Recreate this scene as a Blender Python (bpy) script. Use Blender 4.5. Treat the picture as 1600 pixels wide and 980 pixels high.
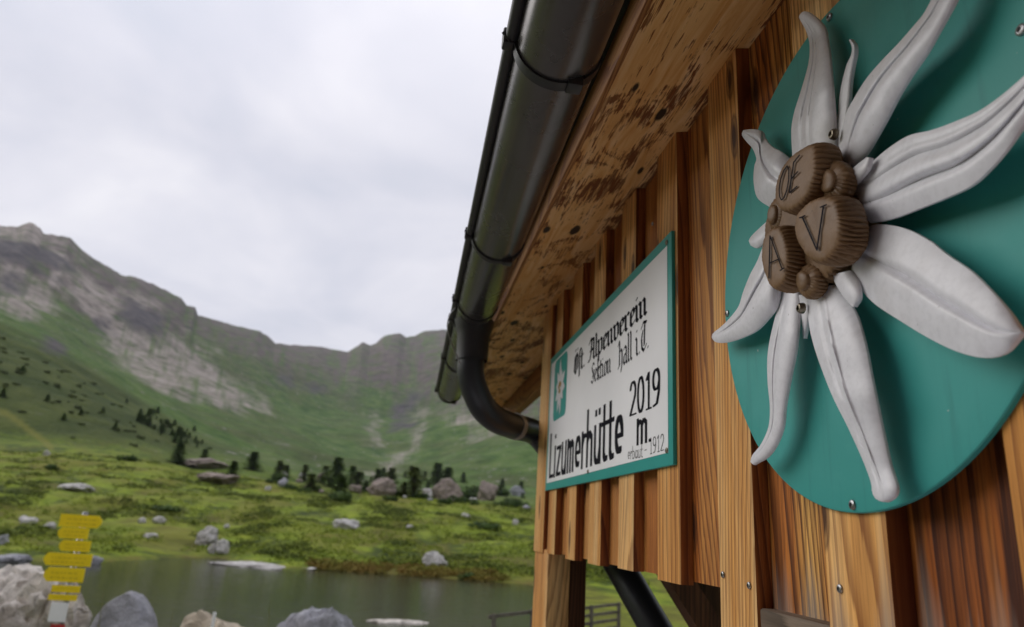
import bpy, bmesh, math, random
import numpy as np
from mathutils import Vector, Matrix, noise as mnoise
R = math.radians
scene = bpy.context.scene
for o in list(bpy.data.objects): bpy.data.objects.remove(o)
COL = scene.collection

# ------------------------------------------------------------------ camera, sky, sun, exposure
EYE = 1.65                                   # eye height over the ground at the hut; x = towards the wall, y = along it, z = up
FPX, PITCH, ROLL, YAW = 1118.77, 0.28907, 0.0589, 0.13202
_F = np.array([math.sin(YAW)*math.cos(PITCH), math.cos(YAW)*math.cos(PITCH), math.sin(PITCH)])
_R0 = np.array([math.cos(YAW), -math.sin(YAW), 0.0]); _U0 = np.cross(_R0, _F)
_R = math.cos(ROLL)*_R0 + math.sin(ROLL)*_U0; _U = -math.sin(ROLL)*_R0 + math.cos(ROLL)*_U0
cd = bpy.data.cameras.new('camera'); cam = bpy.data.objects.new('camera', cd); COL.objects.link(cam)
M = Matrix.Identity(4)
for i in range(3): M[i][0] = _R[i]; M[i][1] = _U[i]; M[i][2] = -_F[i]
M[2][3] = EYE; cam.matrix_world = M
cd.sensor_width = 36; cd.lens = FPX/1600*36; cd.clip_start = 0.02; cd.clip_end = 30000
cd.dof.use_dof = True; cd.dof.focus_distance = 1.15; cd.dof.aperture_fstop = cd.lens/5.2
scene.camera = cam

SUN = Vector((-0.84, 0.42, 0.37)).normalized()
sun_el = math.asin(SUN.z); sun_az = math.atan2(SUN.x, SUN.y)
world = bpy.data.worlds.new('World'); scene.world = world; world.use_nodes = True
nt = world.node_tree; nt.nodes.clear()
def N(t, kind, **kw):
    n = t.nodes.new(kind)
    for k, v in kw.items():
        if k.startswith('i_'):
            key = k[2:]; key = int(key) if key.isdigit() else key.replace('_', ' ')
            n.inputs[key].default_value = v
        else: setattr(n, k, v)
    return n
def ramp(t, fac, stops, interp='LINEAR'):
    n = t.nodes.new('ShaderNodeValToRGB'); e = n.color_ramp.elements; n.color_ramp.interpolation = interp
    while len(e) < len(stops): e.new(0.5)
    for el, (p, c) in zip(e, stops):
        el.position = p; el.color = (c, c, c, 1) if isinstance(c, (int, float)) else (*c, 1)
    t.links.new(fac, n.inputs[0]); return n.outputs[0]
def math_(t, op, a, b=None, clamp=False):
    n = t.nodes.new('ShaderNodeMath'); n.operation = op; n.use_clamp = clamp
    for i, v in enumerate((a, b)):
        if v is None: continue
        if isinstance(v, (int, float)): n.inputs[i].default_value = v
        else: t.links.new(v, n.inputs[i])
    return n.outputs[0]
def mix(t, fac, a, b, mode='MIX'):
    n = t.nodes.new('ShaderNodeMix'); n.data_type = 'RGBA'; n.blend_type = mode
    for i, v in ((0, fac), (6, a), (7, b)):
        if isinstance(v, (int, float)): n.inputs[i].default_value = v
        elif isinstance(v, tuple): n.inputs[i].default_value = (*v, 1)
        else: t.links.new(v, n.inputs[i])
    return n.outputs[2]
sky = N(nt, 'ShaderNodeTexSky', sky_type='NISHITA', sun_disc=False, sun_elevation=sun_el, sun_rotation=sun_az)
tc = N(nt, 'ShaderNodeTexCoord'); sp = N(nt, 'ShaderNodeSeparateXYZ'); nt.links.new(tc.outputs['Generated'], sp.inputs[0])
up = math_(nt, 'MAXIMUM', sp.outputs[2], 0.0)
dv = math_(nt, 'ADD', up, 0.22)
cx_ = math_(nt, 'DIVIDE', sp.outputs[0], dv); cy_ = math_(nt, 'DIVIDE', sp.outputs[1], dv)
cb = N(nt, 'ShaderNodeCombineXYZ'); nt.links.new(cx_, cb.inputs[0]); nt.links.new(cy_, cb.inputs[1])
n1 = N(nt, 'ShaderNodeTexNoise', i_Scale=1.7, i_Detail=5.0, i_Roughness=0.5, i_Distortion=0.35); nt.links.new(cb.outputs[0], n1.inputs['Vector'])
cloud = ramp(nt, n1.outputs[0], [(0.32, (5.0, 5.2, 5.95)), (0.46, (5.85, 5.85, 6.5)), (0.58, (6.7, 6.6, 7.1)), (0.70, (7.7, 7.55, 7.8))])
zen = ramp(nt, up, [(0.0, 0.97), (0.45, 1.0), (1.0, 1.5)])
cloud = mix(nt, 1.0, cloud, zen, 'MULTIPLY')
skymix = mix(nt, 0.93, sky.outputs[0], cloud)
bg = N(nt, 'ShaderNodeBackground', i_Strength=0.1); nt.links.new(skymix, bg.inputs[0])
wo = N(nt, 'ShaderNodeOutputWorld'); nt.links.new(bg.outputs[0], wo.inputs[0])
sl = bpy.data.lights.new('sun', 'SUN'); sl.energy = 1.5; sl.angle = R(55); sl.color = (1.0, 0.96, 0.9)
so = bpy.data.objects.new('sun', sl); COL.objects.link(so); so.rotation_euler = SUN.to_track_quat('Z', 'Y').to_euler(); so.location = (-8, 4, 12)
vs = scene.view_settings; vs.view_transform = 'Standard'; vs.look = 'None'; vs.exposure = 0.42; vs.gamma = 1.0; vs.use_curve_mapping = False

# ------------------------------------------------------------------ helpers
def ray(px, py):
    return _F + _R*((px-800)/FPX) - _U*((py-490)/FPX)
def W(px, py, lat):                      # point on the vertical plane x = lat (parallel to the wall)
    r = ray(px, py); r = r*(lat/r[0]); return Vector((r[0], r[1], r[2]+EYE))
def AY(px, py, Y):                       # point at the distance y = Y
    r = ray(px, py); r = r*(Y/r[1]); return Vector((r[0], r[1], r[2]+EYE))
def tag(o, label=None, cat=None, group=None, kind=None):
    if label: o['label'] = label
    if cat: o['category'] = cat
    if group: o['group'] = group
    if kind: o['kind'] = kind
    return o
def empty(name, loc=(0, 0, 0)):
    o = bpy.data.objects.new(name, None); o.empty_display_size = 0.2; COL.objects.link(o); o.location = loc; return o
def obj(name, verts, faces, mat, parent=None, smooth=False, loc=None):
    me = bpy.data.meshes.new(name); me.from_pydata([tuple(v) for v in verts], [], [tuple(f) for f in faces]); me.update()
    if mat: me.materials.append(mat)
    if smooth: me.polygons.foreach_set('use_smooth', [True]*len(me.polygons))
    o = bpy.data.objects.new(name, me); COL.objects.link(o)
    if parent:
        o.parent = parent
        o.matrix_parent_inverse = Matrix.Translation(-world_loc(parent))
    if loc: o.location = loc
    return o
def world_loc(o):
    v = Vector(o.location)
    if o.parent: v = v + world_loc(o.parent) + o.matrix_parent_inverse.translation
    return v
class MB:
    def __init__(s): s.v = []; s.f = []
    def add(s, v, f):
        n = len(s.v); s.v += [Vector(p) for p in v]; s.f += [tuple(i+n for i in q) for q in f]
    def box(s, x0, x1, y0, y1, z0, z1, b=0.0):
        if b <= 0:
            v = [(x, y, z) for z in (z0, z1) for y in (y0, y1) for x in (x0, x1)]
            s.add(v, [(0, 2, 3, 1), (4, 5, 7, 6), (0, 1, 5, 4), (2, 6, 7, 3), (0, 4, 6, 2), (1, 3, 7, 5)]); return
        bm = bmesh.new(); bmesh.ops.create_cube(bm, size=1)
        for p in bm.verts: p.co = Vector(((x0+x1)/2+p.co.x*(x1-x0), (y0+y1)/2+p.co.y*(y1-y0), (z0+z1)/2+p.co.z*(z1-z0)))
        bmesh.ops.bevel(bm, geom=bm.edges[:], offset=b, segments=2, affect='EDGES', profile=0.5)
        bm.verts.index_update(); s.add([p.co.copy() for p in bm.verts], [[q.index for q in f.verts] for f in bm.faces]); bm.free()
    def tube(s, pts, rad, n=12, cap=True):
        pts = [Vector(p) for p in pts]; rad = rad if isinstance(rad, (list, tuple)) else [rad]*len(pts)
        up = None; b = len(s.v); vs_ = []
        for i, p in enumerate(pts):
            t = (pts[min(i+1, len(pts)-1)]-pts[max(i-1, 0)]).normalized()
            if up is None: up = t.orthogonal().normalized()
            up = (up - t*up.dot(t)).normalized(); sd = t.cross(up)
            for k in range(n):
                a = 2*math.pi*k/n; vs_.append(p+(up*math.cos(a)+sd*math.sin(a))*rad[i])
        f = []
        for i in range(len(pts)-1):
            for k in range(n):
                f.append((i*n+k, i*n+(k+1) % n, (i+1)*n+(k+1) % n, (i+1)*n+k))
        if cap:
            f.append(tuple(range(n))[::-1]); f.append(tuple((len(pts)-1)*n+k for k in range(n)))
        s.add(vs_, f)
    def build(s, name, mat, parent=None, smooth=False): return obj(name, s.v, s.f, mat, parent, smooth)
def catmull(pts, n):
    P = [np.array(p, float) for p in pts]
    P = [2*P[0]-P[1]] + P + [2*P[-1]-P[-2]]
    out = []
    for i in range(1, len(P)-2):
        for k in range(12):
            t = k/12
            out.append(0.5*((2*P[i])+(-P[i-1]+P[i+1])*t+(2*P[i-1]-5*P[i]+4*P[i+1]-P[i+2])*t*t+(-P[i-1]+3*P[i]-3*P[i+1]+P[i+2])*t**3))
    out.append(P[-2]); out = np.array(out)
    s = np.concatenate([[0], np.cumsum(np.linalg.norm(np.diff(out, axis=0), axis=1))])
    u = np.linspace(0, s[-1], n)
    return np.stack([np.interp(u, s, out[:, j]) for j in range(out.shape[1])], 1)
def smooth_edges(o, ang=40):
    me = o.data; me.polygons.foreach_set('use_smooth', [True]*len(me.polygons))
    try: me.set_sharp_from_angle(angle=R(ang))
    except Exception: pass
def copy_tree(o, parent=None):
    c = o.copy(); COL.objects.link(c)
    if parent: c.parent = parent; c.matrix_parent_inverse = o.matrix_parent_inverse.copy()
    for ch in list(o.children): copy_tree(ch, c)
    return c

# ------------------------------------------------------------------ materials
def new_mat(name):
    m = bpy.data.materials.new(name); m.use_nodes = True; t = m.node_tree
    return m, t, t.nodes['Principled BSDF']
def bump(t, b, height, strength=0.3, dist=0.01):
    n = N(t, 'ShaderNodeBump', i_Strength=strength, i_Distance=dist); t.links.new(height, n.inputs['Height']); t.links.new(n.outputs[0], b.inputs['Normal'])
def obj_vec(t, scale, rnd=True):
    tcn = N(t, 'ShaderNodeTexCoord'); src = tcn.outputs['Object']
    if rnd:
        oi = N(t, 'ShaderNodeObjectInfo'); mu = N(t, 'ShaderNodeVectorMath', operation='SCALE'); mu.inputs[0].default_value = (31, 57, 83)
        t.links.new(oi.outputs['Random'], mu.inputs['Scale'])
        ad = N(t, 'ShaderNodeVectorMath', operation='ADD'); t.links.new(src, ad.inputs[0]); t.links.new(mu.outputs[0], ad.inputs[1]); src = ad.outputs[0]
    mp = N(t, 'ShaderNodeVectorMath', operation='MULTIPLY'); mp.inputs[1].default_value = scale
    t.links.new(src, mp.inputs[0]); return mp.outputs[0], src
def noise(t, vec, scale, detail=4, rough=0.55, dist=0.0):
    n = N(t, 'ShaderNodeTexNoise', i_Scale=scale, i_Detail=detail, i_Roughness=rough, i_Distortion=dist); t.links.new(vec, n.inputs['Vector']); return n.outputs[0]

def wood_mat(name, axis='z', pale=(0.84, 0.46, 0.135), mid=(0.56, 0.20, 0.034), dark=(0.10, 0.018, 0.003), rings=80, grey=0.0, knots=True, freq=1.0, ringk=1.0):
    m, t, b = new_mat(name)
    st = {'z': (1, 1, 0.055), 'y': (1, 0.055, 1), 'x': (0.055, 1, 1)}[axis]
    sv, raw = obj_vec(t, tuple(q if q == 1 else 0.035 for q in st))
    # slow warp that bends the year rings into arches
    warp_s = {'z': (2.6, 2.6, 0.42), 'y': (2.6, 0.42, 2.6), 'x': (0.42, 2.6, 2.6)}[axis]
    wv = N(t, 'ShaderNodeVectorMath', operation='MULTIPLY'); wv.inputs[1].default_value = warp_s; t.links.new(raw, wv.inputs[0])
    w = noise(t, wv.outputs[0], 1.2, 1, 0.5)
    sx = N(t, 'ShaderNodeSeparateXYZ'); t.links.new(raw, sx.inputs[0])
    across = sx.outputs[1] if axis != 'y' else sx.outputs[0]
    depth = sx.outputs[0] if axis != 'x' else sx.outputs[2]
    a = math_(t, 'ADD', math_(t, 'ADD', across, math_(t, 'MULTIPLY', depth, 0.6)), math_(t, 'MULTIPLY', w, 0.34))
    fine = noise(t, sv, 45, 3, 0.6)
    ph = math_(t, 'ADD', math_(t, 'MULTIPLY', a, rings*freq), math_(t, 'MULTIPLY', fine, 0.8))
    fr = math_(t, 'FRACT', ph)
    ringv = ramp(t, fr, [(0.0, 0.05), (0.45, 0.12), (0.80, 0.85), (0.92, 1.0), (1.0, 0.05)])
    fib = noise(t, sv, 190, 5, 0.65)
    broad = noise(t, sv, 11, 3, 0.5)
    c0 = ramp(t, broad, [(0.30, tuple(0.5*(m_+d_) for m_, d_ in zip(mid, dark))), (0.44, mid), (0.66, pale)])
    c1 = mix(t, math_(t, 'MULTIPLY', ringv, ramp(t, broad, [(0.3, min(1, ringk)), (0.75, 0.62*ringk)])), c0, dark)
    c2 = mix(t, ramp(t, fib, [(0.35, 0.55*ringk), (0.6, 0.0)]), c1, dark)
    oi = N(t, 'ShaderNodeObjectInfo')
    tint = ramp(t, oi.outputs['Random'], [(0.0, (0.72, 0.60, 0.50)), (0.3, (0.95, 0.86, 0.72)), (0.6, (1.0, 1.0, 1.0)), (1.0, (1.12, 1.15, 1.2))])
    c3 = mix(t, 1.0, c2, tint, 'MULTIPLY')
    if knots:
        sk = N(t, 'ShaderNodeSeparateXYZ'); t.links.new(raw, sk.inputs[0]); kv = N(t, 'ShaderNodeCombineXYZ')
        t.links.new(math_(t, 'MULTIPLY', sk.outputs[1] if axis != 'y' else sk.outputs[0], 6.5), kv.inputs[0]); t.links.new(math_(t, 'MULTIPLY', sk.outputs[2] if axis == 'z' else sk.outputs[1], 2.1), kv.inputs[1])
        vo = N(t, 'ShaderNodeTexVoronoi', i_Scale=1.0, feature='F1', voronoi_dimensions='2D'); t.links.new(kv.outputs[0], vo.inputs['Vector'])
        kd = math_(t, 'ADD', vo.outputs['Distance'], math_(t, 'MULTIPLY', math_(t, 'SUBTRACT', fine, 0.5), 0.08))
        c3 = mix(t, ramp(t, kd, [(0.045, 0.95), (0.075, 0.5), (0.095, 0.65), (0.115, 0.0)]), c3, (0.05, 0.016, 0.006))
    crk = noise(t, sv, 17, 2, 0.5); c3 = mix(t, ramp(t, crk, [(0.735, 0.0), (0.75, 0.9)]), c3, (0.03, 0.010, 0.004))
    # weathering towards the exposed foot of the boards
    if grey > 0:
        gz = noise(t, sv, 22, 4, 0.6)
        g = ramp(t, math_(t, 'ADD', math_(t, 'MULTIPLY', math_(t, 'SUBTRACT', 1.70, N_obj_z(t)), 2.6), math_(t, 'MULTIPLY', math_(t, 'SUBTRACT', gz, 0.5), 1.3)), [(0.25, 0.0), (0.62, grey)])
        c3 = mix(t, g, c3, (0.30, 0.26, 0.23))
    t.links.new(c3, b.inputs['Base Color']); b.inputs['Roughness'].default_value = 0.6; b.inputs['Specular IOR Level'].default_value = 0.3
    hb = math_(t, 'ADD', math_(t, 'MULTIPLY', ringv, -0.6), math_(t, 'MULTIPLY', fib, 0.8)); bump(t, b, hb, 0.45, 0.0018)
    return m
def N_obj_z(t):
    tcn = N(t, 'ShaderNodeTexCoord'); s = N(t, 'ShaderNodeSeparateXYZ'); t.links.new(tcn.outputs['Object'], s.inputs[0]); return s.outputs[2]

def paint_mat(name, col, rough=0.45, var=0.12, bumpy=0.15, scale=30, spec=0.5, dirt=None, chips=None):
    m, t, b = new_mat(name)
    v, raw = obj_vec(t, (1, 1, 1), True)
    n = noise(t, v, scale*0.25, 5, 0.6); n2 = noise(t, v, scale*6, 3, 0.6)
    c = mix(t, 1.0, col, ramp(t, n, [(0.3, 1-var), (0.7, 1+var*0.4)]), 'MULTIPLY')
    if chips:
        c = mix(t, ramp(t, noise(t, v, 75, 2, 0.5), [(0.775, 0.0), (0.785, 0.8)]), c, chips)
        c = mix(t, ramp(t, noise(t, obj_vec(t, (1, 5, 0.35))[0], 9, 5, 0.65), [(0.56, 0.0), (0.75, 0.35)]), c, tuple(0.45*q for q in col))
        c = mix(t, ramp(t, noise(t, v, 3.5, 6, 0.7), [(0.5, 0.0), (0.75, 0.3)]), c, tuple(min(1, q*1.2+0.06) for q in col))
    if dirt: c = mix(t, ramp(t, noise(t, v, scale*0.30, 5, 0.6), [(0.56, 0.0), (0.72, 0.6)]), c, dirt)
    if dirt:
        c = mix(t, ramp(t, noise(t, v, scale*4.5, 3, 0.5), [(0.735, 0.0), (0.755, 0.8)]), c, tuple(0.5*q for q in dirt))
        st_ = noise(t, obj_vec(t, (1, 9, 9))[0], scale*0.5, 5, 0.65); c = mix(t, 1.0, c, ramp(t, st_, [(0.35, 0.91), (0.55, 1.0)]), 'MULTIPLY')
    t.links.new(c, b.inputs['Base Color'])
    t.links.new(ramp(t, n, [(0.3, rough*0.85), (0.7, min(1, rough*1.2))]), b.inputs['Roughness'])
    b.inputs['Specular IOR Level'].default_value = spec
    bump(t, b, math_(t, 'ADD', n, math_(t, 'MULTIPLY', n2, 0.3)), bumpy, 0.004)
    return m
MT = {}
MT['board'] = wood_mat('larch_board', 'z')
MT['board_w'] = wood_mat('weathered_larch_board', 'z', pale=(0.86, 0.46, 0.12), mid=(0.50, 0.16, 0.025), dark=(0.05, 0.010, 0.002), rings=58, grey=0.8, ringk=1.25)
MT['batten_w'] = wood_mat('weathered_larch_batten', 'z', pale=(0.94, 0.64, 0.29), mid=(0.77, 0.38, 0.10), dark=(0.14, 0.028, 0.004), rings=70, grey=0.7, ringk=0.75)
MT['batten'] = wood_mat('larch_batten', 'z', pale=(0.94, 0.64, 0.29), mid=(0.77, 0.38, 0.10), dark=(0.14, 0.028, 0.004), rings=70, grey=0.0, ringk=0.72)
MT['edge'] = wood_mat('shaded_edge', 'z', pale=(0.42, 0.150, 0.036), mid=(0.30, 0.090, 0.019), dark=(0.08, 0.016, 0.004), rings=60, knots=False)  # shade on the plank sides, painted in as darker, redder wood
MT['trim'] = wood_mat('larch_trim', 'y', pale=(0.40, 0.19, 0.055), mid=(0.28, 0.115, 0.028), knots=False)
MT['beam'] = wood_mat('dark_beam', 'z', pale=(0.16, 0.07, 0.03), mid=(0.10, 0.04, 0.015), dark=(0.03, 0.01, 0.004), knots=False)
MT['weathered'] = wood_mat('weathered_rail', 'y', pale=(0.30, 0.25, 0.21), mid=(0.19, 0.15, 0.125), dark=(0.06, 0.045, 0.035), rings=70, knots=False)
MT['teal'] = paint_mat('teal_paint', (0.048, 0.330, 0.300), 0.5, 0.07, 0.03, 8, spec=0.3, chips=(0.50, 0.55, 0.52))
MT['teal_sign'] = paint_mat('teal_sign_edge', (0.035, 0.34, 0.305), 0.45, 0.1, 0.03, 20, spec=0.3)
MT['petal'] = paint_mat('white_petal_paint', (0.74, 0.74, 0.78), 0.38, 0.10, 0.09, 22, spec=0.5, dirt=(0.60, 0.58, 0.59))
MT['floret'] = paint_mat('brown_paint', (0.205, 0.118, 0.056), 0.5, 0.3, 0.35, 40, spec=0.35, dirt=(0.10, 0.050, 0.022))
MT['ink'] = paint_mat('dark_ink', (0.007, 0.007, 0.012), 0.9, 0.1, 0.0, spec=0.1)
MT['white_sign'] = paint_mat('white_enamel', (0.90, 0.90, 0.93), 0.35, 0.06, 0.02, 10)
MT['yellow'] = paint_mat('yellow_sign_paint', (0.92, 0.69, 0.010), 0.5, 0.08, 0.02)
MT['steel'] = paint_mat('galvanised_steel', (0.35, 0.35, 0.36), 0.35, 0.2, 0.1); MT['steel'].node_tree.nodes['Principled BSDF'].inputs['Metallic'].default_value = 0.9
MT['brass'] = paint_mat('dull_screw', (0.22, 0.19, 0.14), 0.4, 0.2, 0.1); MT['brass'].node_tree.nodes['Principled BSDF'].inputs['Metallic'].default_value = 0.8
MT['gutter'] = paint_mat('anthracite_gutter', (0.13, 0.122, 0.118), 0.26, 0.14, 0.01, 12, spec=0.6); MT['gutter'].node_tree.nodes['Principled BSDF'].inputs['Metallic'].default_value = 0.75
MT['bracket'] = paint_mat('black_bracket', (0.018, 0.018, 0.02), 0.45, 0.1, 0.05)
MT['pipe'] = paint_mat('black_pipe', (0.020, 0.023, 0.028), 0.38, 0.1, 0.03)
MT['clamp'] = paint_mat('grey_clamp', (0.30, 0.29, 0.28), 0.45, 0.1, 0.03)
MT['roof'] = paint_mat('roof_sheet', (0.05, 0.045, 0.04), 0.6, 0.2, 0.1)

def soffit_mat():
    m, t, b = new_mat('bark_edged_soffit')
    tcn = N(t, 'ShaderNodeTexCoord'); src = tcn.outputs['Object']
    def mul(s, rot=0.0):
        mp = N(t, 'ShaderNodeMapping'); mp.inputs['Rotation'].default_value = (0, 0, rot); mp.inputs['Scale'].default_value = s; t.links.new(src, mp.inputs['Vector']); return mp.outputs[0]
    grain = noise(t, mul((30, 3.0, 26), R(16)), 1.0, 5, 0.6, 1.2)
    grain2 = noise(t, mul((110, 7, 110), R(16)), 1.0, 4, 0.6)
    base = ramp(t, grain, [(0.3, (0.55, 0.25, 0.060)), (0.5, (0.68, 0.38, 0.14)), (0.75, (0.78, 0.52, 0.28))])
    patch = noise(t, mul((9.5, 4.8, 4)), 1.0, 4, 0.6, 0.9)
    teeth = noise(t, mul((210, 13.0, 60), R(24)), 1.0, 3, 0.65)
    pm = ramp(t, math_(t, 'ADD', patch, math_(t, 'MULTIPLY', math_(t, 'SUBTRACT', teeth, 0.5), 0.62)), [(0.525, 0.0), (0.57, 0.95)])
    pm = math_(t, 'MULTIPLY', pm, ramp(t, grain2, [(0.34, 0.35), (0.5, 1.0)]))
    c = mix(t, pm, base, ramp(t, grain2, [(0.3, (0.040, 0.009, 0.003)), (0.7, (0.19, 0.050, 0.010))]))
    # ochre resin blush
    c = mix(t, ramp(t, noise(t, mul((2.2, 1.4, 2)), 1.0, 2), [(0.45, 0.0), (0.65, 0.6)]), c, mix(t, 0.5, c, (0.40, 0.17, 0.03)))
    # knots
    vo = N(t, 'ShaderNodeTexVoronoi', i_Scale=1.0); vo.voronoi_dimensions = '2D'; t.links.new(mul((7.0, 2.6, 1.0)), vo.inputs['Vector']); sv_ = N(t, 'ShaderNodeSeparateColor'); t.links.new(vo.outputs['Color'], sv_.inputs[0])
    kd = math_(t, 'ADD', math_(t, 'ADD', vo.outputs['Distance'], math_(t, 'MULTIPLY', math_(t, 'SUBTRACT', sv_.outputs[0], 0.62), 0.10)), math_(t, 'MULTIPLY', math_(t, 'SUBTRACT', grain, 0.5), 0.09))
    c = mix(t, ramp(t, kd, [(0.045, 0.97), (0.07, 0.0)]), c, (0.016, 0.007, 0.004))
    t.links.new(c, b.inputs['Base Color']); b.inputs['Roughness'].default_value = 0.65; b.inputs['Specular IOR Level'].default_value = 0.25
    bump(t, b, math_(t, 'ADD', math_(t, 'MULTIPLY', pm, 0.5), math_(t, 'MULTIPLY', grain2, 0.4)), 0.5, 0.003)
    return m
MT['soffit'] = soffit_mat()

def rock_mat(name, base, lichen, scale=6.0):
    m, t, b = new_mat(name); v, raw = obj_vec(t, (1, 1, 1))
    n = noise(t, v, scale, 8, 0.65); n2 = noise(t, v, scale*0.35, 4, 0.6, 0.4); n3 = noise(t, v, scale*5, 4, 0.6)
    c = mix(t, 1.0, base, ramp(t, n, [(0.3, 0.55), (0.5, 0.95), (0.7, 1.25)]), 'MULTIPLY')
    c = mix(t, ramp(t, n2, [(0.5, 0.0), (0.62, 0.75)]), c, lichen)
    c = mix(t, ramp(t, n3, [(0.58, 0.0), (0.7, 0.6)]), c, (0.10, 0.095, 0.085))
    wv = N(t, 'ShaderNodeVectorMath', operation='SCALE'); wv.inputs['Scale'].default_value = scale*0.55; wa = N(t, 'ShaderNodeVectorMath', operation='ADD'); nn_ = N(t, 'ShaderNodeTexNoise', i_Scale=scale*0.6, i_Detail=4.0); t.links.new(v, nn_.inputs['Vector']); t.links.new(v, wa.inputs[0]); ws = N(t, 'ShaderNodeVectorMath', operation='SCALE'); ws.inputs['Scale'].default_value = 2.2/scale; t.links.new(nn_.outputs['Color'], ws.inputs[0]); t.links.new(ws.outputs[0], wa.inputs[1]); t.links.new(wa.outputs[0], wv.inputs[0])
    ve_ = N(t, 'ShaderNodeTexVoronoi', feature='DISTANCE_TO_EDGE', i_Scale=1.0); t.links.new(wv.outputs[0], ve_.inputs['Vector'])
    ck = math_(t, 'MULTIPLY', ramp(t, ve_.outputs['Distance'], [(0.0, 0.7), (0.05, 0.0)]), ramp(t, noise(t, v, scale*0.22, 2), [(0.52, 0.0), (0.6, 1.0)])); c = mix(t, math_(t, 'MULTIPLY', ck, 0.75), c, (0.06, 0.055, 0.05))
    t.links.new(c, b.inputs['Base Color']); b.inputs['Roughness'].default_value = 0.9; b.inputs['Specular IOR Level'].default_value = 0.2
    bump(t, b, math_(t, 'SUBTRACT', math_(t, 'ADD', n, math_(t, 'MULTIPLY', n3, 0.3)), math_(t, 'MULTIPLY', ck, 0.5)), 0.7, 0.08); return m
MT['rock_pale'] = rock_mat('pale_rock', (0.62, 0.57, 0.51), (0.26, 0.22, 0.18))
MT['rock_grey'] = rock_mat('grey_rock', (0.34, 0.34, 0.37), (0.20, 0.20, 0.21))
MT['rock_beige'] = rock_mat('beige_rock', (0.50, 0.43, 0.33), (0.36, 0.30, 0.22))
MT['rock_brown'] = rock_mat('brown_rock', (0.27, 0.22, 0.19), (0.17, 0.14, 0.12), 1.2)
MT['rock_white'] = rock_mat('whitish_rock', (0.48, 0.46, 0.44), (0.30, 0.28, 0.26), 2.5)

def leaf_mat(name, c0, c1, scale=3.0):
    m, t, b = new_mat(name); v, raw = obj_vec(t, (1, 1, 1))
    n = noise(t, v, scale, 4, 0.6)
    t.links.new(ramp(t, n, [(0.3, c0), (0.7, c1)]), b.inputs['Base Color']); b.inputs['Roughness'].default_value = 0.8; b.inputs['Specular IOR Level'].default_value = 0.15
    return m
MT['needle'] = leaf_mat('conifer_needles', (0.11, 0.18, 0.055), (0.24, 0.33, 0.085), 2.0)
MT['needle_light'] = leaf_mat('larch_needles', (0.11, 0.15, 0.04), (0.21, 0.25, 0.06), 2.0)
MT['bark'] = leaf_mat('bark', (0.06, 0.04, 0.03), (0.12, 0.08, 0.06), 8)
MT['shrub'] = leaf_mat('alpine_shrub', (0.050, 0.080, 0.016), (0.140, 0.160, 0.026), 0.5)
MT['bush'] = leaf_mat('bush_leaves', (0.030, 0.055, 0.014), (0.07, 0.11, 0.022), 1.0)
MT['stem'] = leaf_mat('dry_grass', (0.12, 0.13, 0.04), (0.24, 0.22, 0.11), 2.0)
MT['fence'] = rock_mat('grey_fence_wood', (0.15, 0.13, 0.115), (0.09, 0.08, 0.07), 9)

# ------------------------------------------------------------------ terrain (one sheet, polar grid round the hut, heights relative to the eye)
def pix_az(px, py):
    r = ray(px, py); h = math.hypot(r[0], r[1]); return math.atan2(r[0], r[1]), r[2]/h
def curve(pts):
    a = []; rr = []; zz = []
    for p in pts:
        az, te = pix_az(p[0], p[1]); a.append(az); rr.append(p[2]); zz.append(te*p[2])
    return np.array(a), np.array(rr, float), np.array(zz, float)
LAKE = -3.0
def const(r, z): return np.array([-3.2, 3.2]), np.array([r, r], float), np.array([z, z], float)
shore_px = [(-400, 862), (-100, 868), (0, 874), (60, 878), (130, 880), (200, 876), (300, 872), (345, 873), (400, 885), (460, 893), (500, 890), (560, 894), (640, 899), (700, 904), (830, 914), (880, 922)]
sa = []; sr = []
for x, y in shore_px:
    az, te = pix_az(x, y); sa.append(az); sr.append(LAKE/te)
sa = np.array(sa); sr = np.array(sr)
az_end, _ = pix_az(850, 925)
def lakecurve(fr, z, zland):
    a = np.concatenate([sa, [az_end+0.02, 3.2]]); rr = np.concatenate([sr*fr, [sr[-1]*fr]*2]); zz = np.concatenate([np.full(len(sa)-1, z), [zland]*3]); return a, rr, zz
def deep(r, z, zland):
    return np.array([-3.2, az_end-0.035, az_end, 3.2]), np.full(4, r, float), np.array([z, z, zland, zland], float)
def off(pts, dy, k): return [(x, y+dy, r*k) for x, y, r in pts]
crest = [(-400, 672, 215), (-100, 690, 210), (0, 699, 210), (100, 705, 200), (200, 714, 190), (300, 737, 170), (400, 754, 150), (500, 770, 135), (600, 777, 130), (700, 786, 130), (830, 796, 130), (1000, 806, 130), (1700, 845, 130)]
behind = [(-400, 650, 235), (-100, 681, 238), (0, 689, 240), (100, 698, 240), (200, 713, 240), (300, 744, 235), (400, 764, 215), (500, 780, 195), (600, 788, 190), (830, 806, 190), (1700, 850, 190)]
spur = [(-400, 400, 420), (-200, 450, 420), (-100, 480, 425), (0, 513, 430), (50, 535, 435), (100, 561, 440), (150, 590, 440), (200, 619, 440), (250, 645, 440), (300, 669, 440), (400, 706, 430), (500, 737, 420), (600, 754, 420), (700, 764, 420), (830, 774, 400), (1700, 805, 400)]
low = [(-400, 430, 760), (-200, 472, 760), (0, 500, 760), (100, 545, 760), (200, 600, 780), (300, 642, 800), (400, 676, 820), (500, 712, 850), (600, 733, 860), (640, 729, 860), (700, 714, 850), (830, 684, 800), (1000, 640, 800), (1700, 560, 800)]
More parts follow.
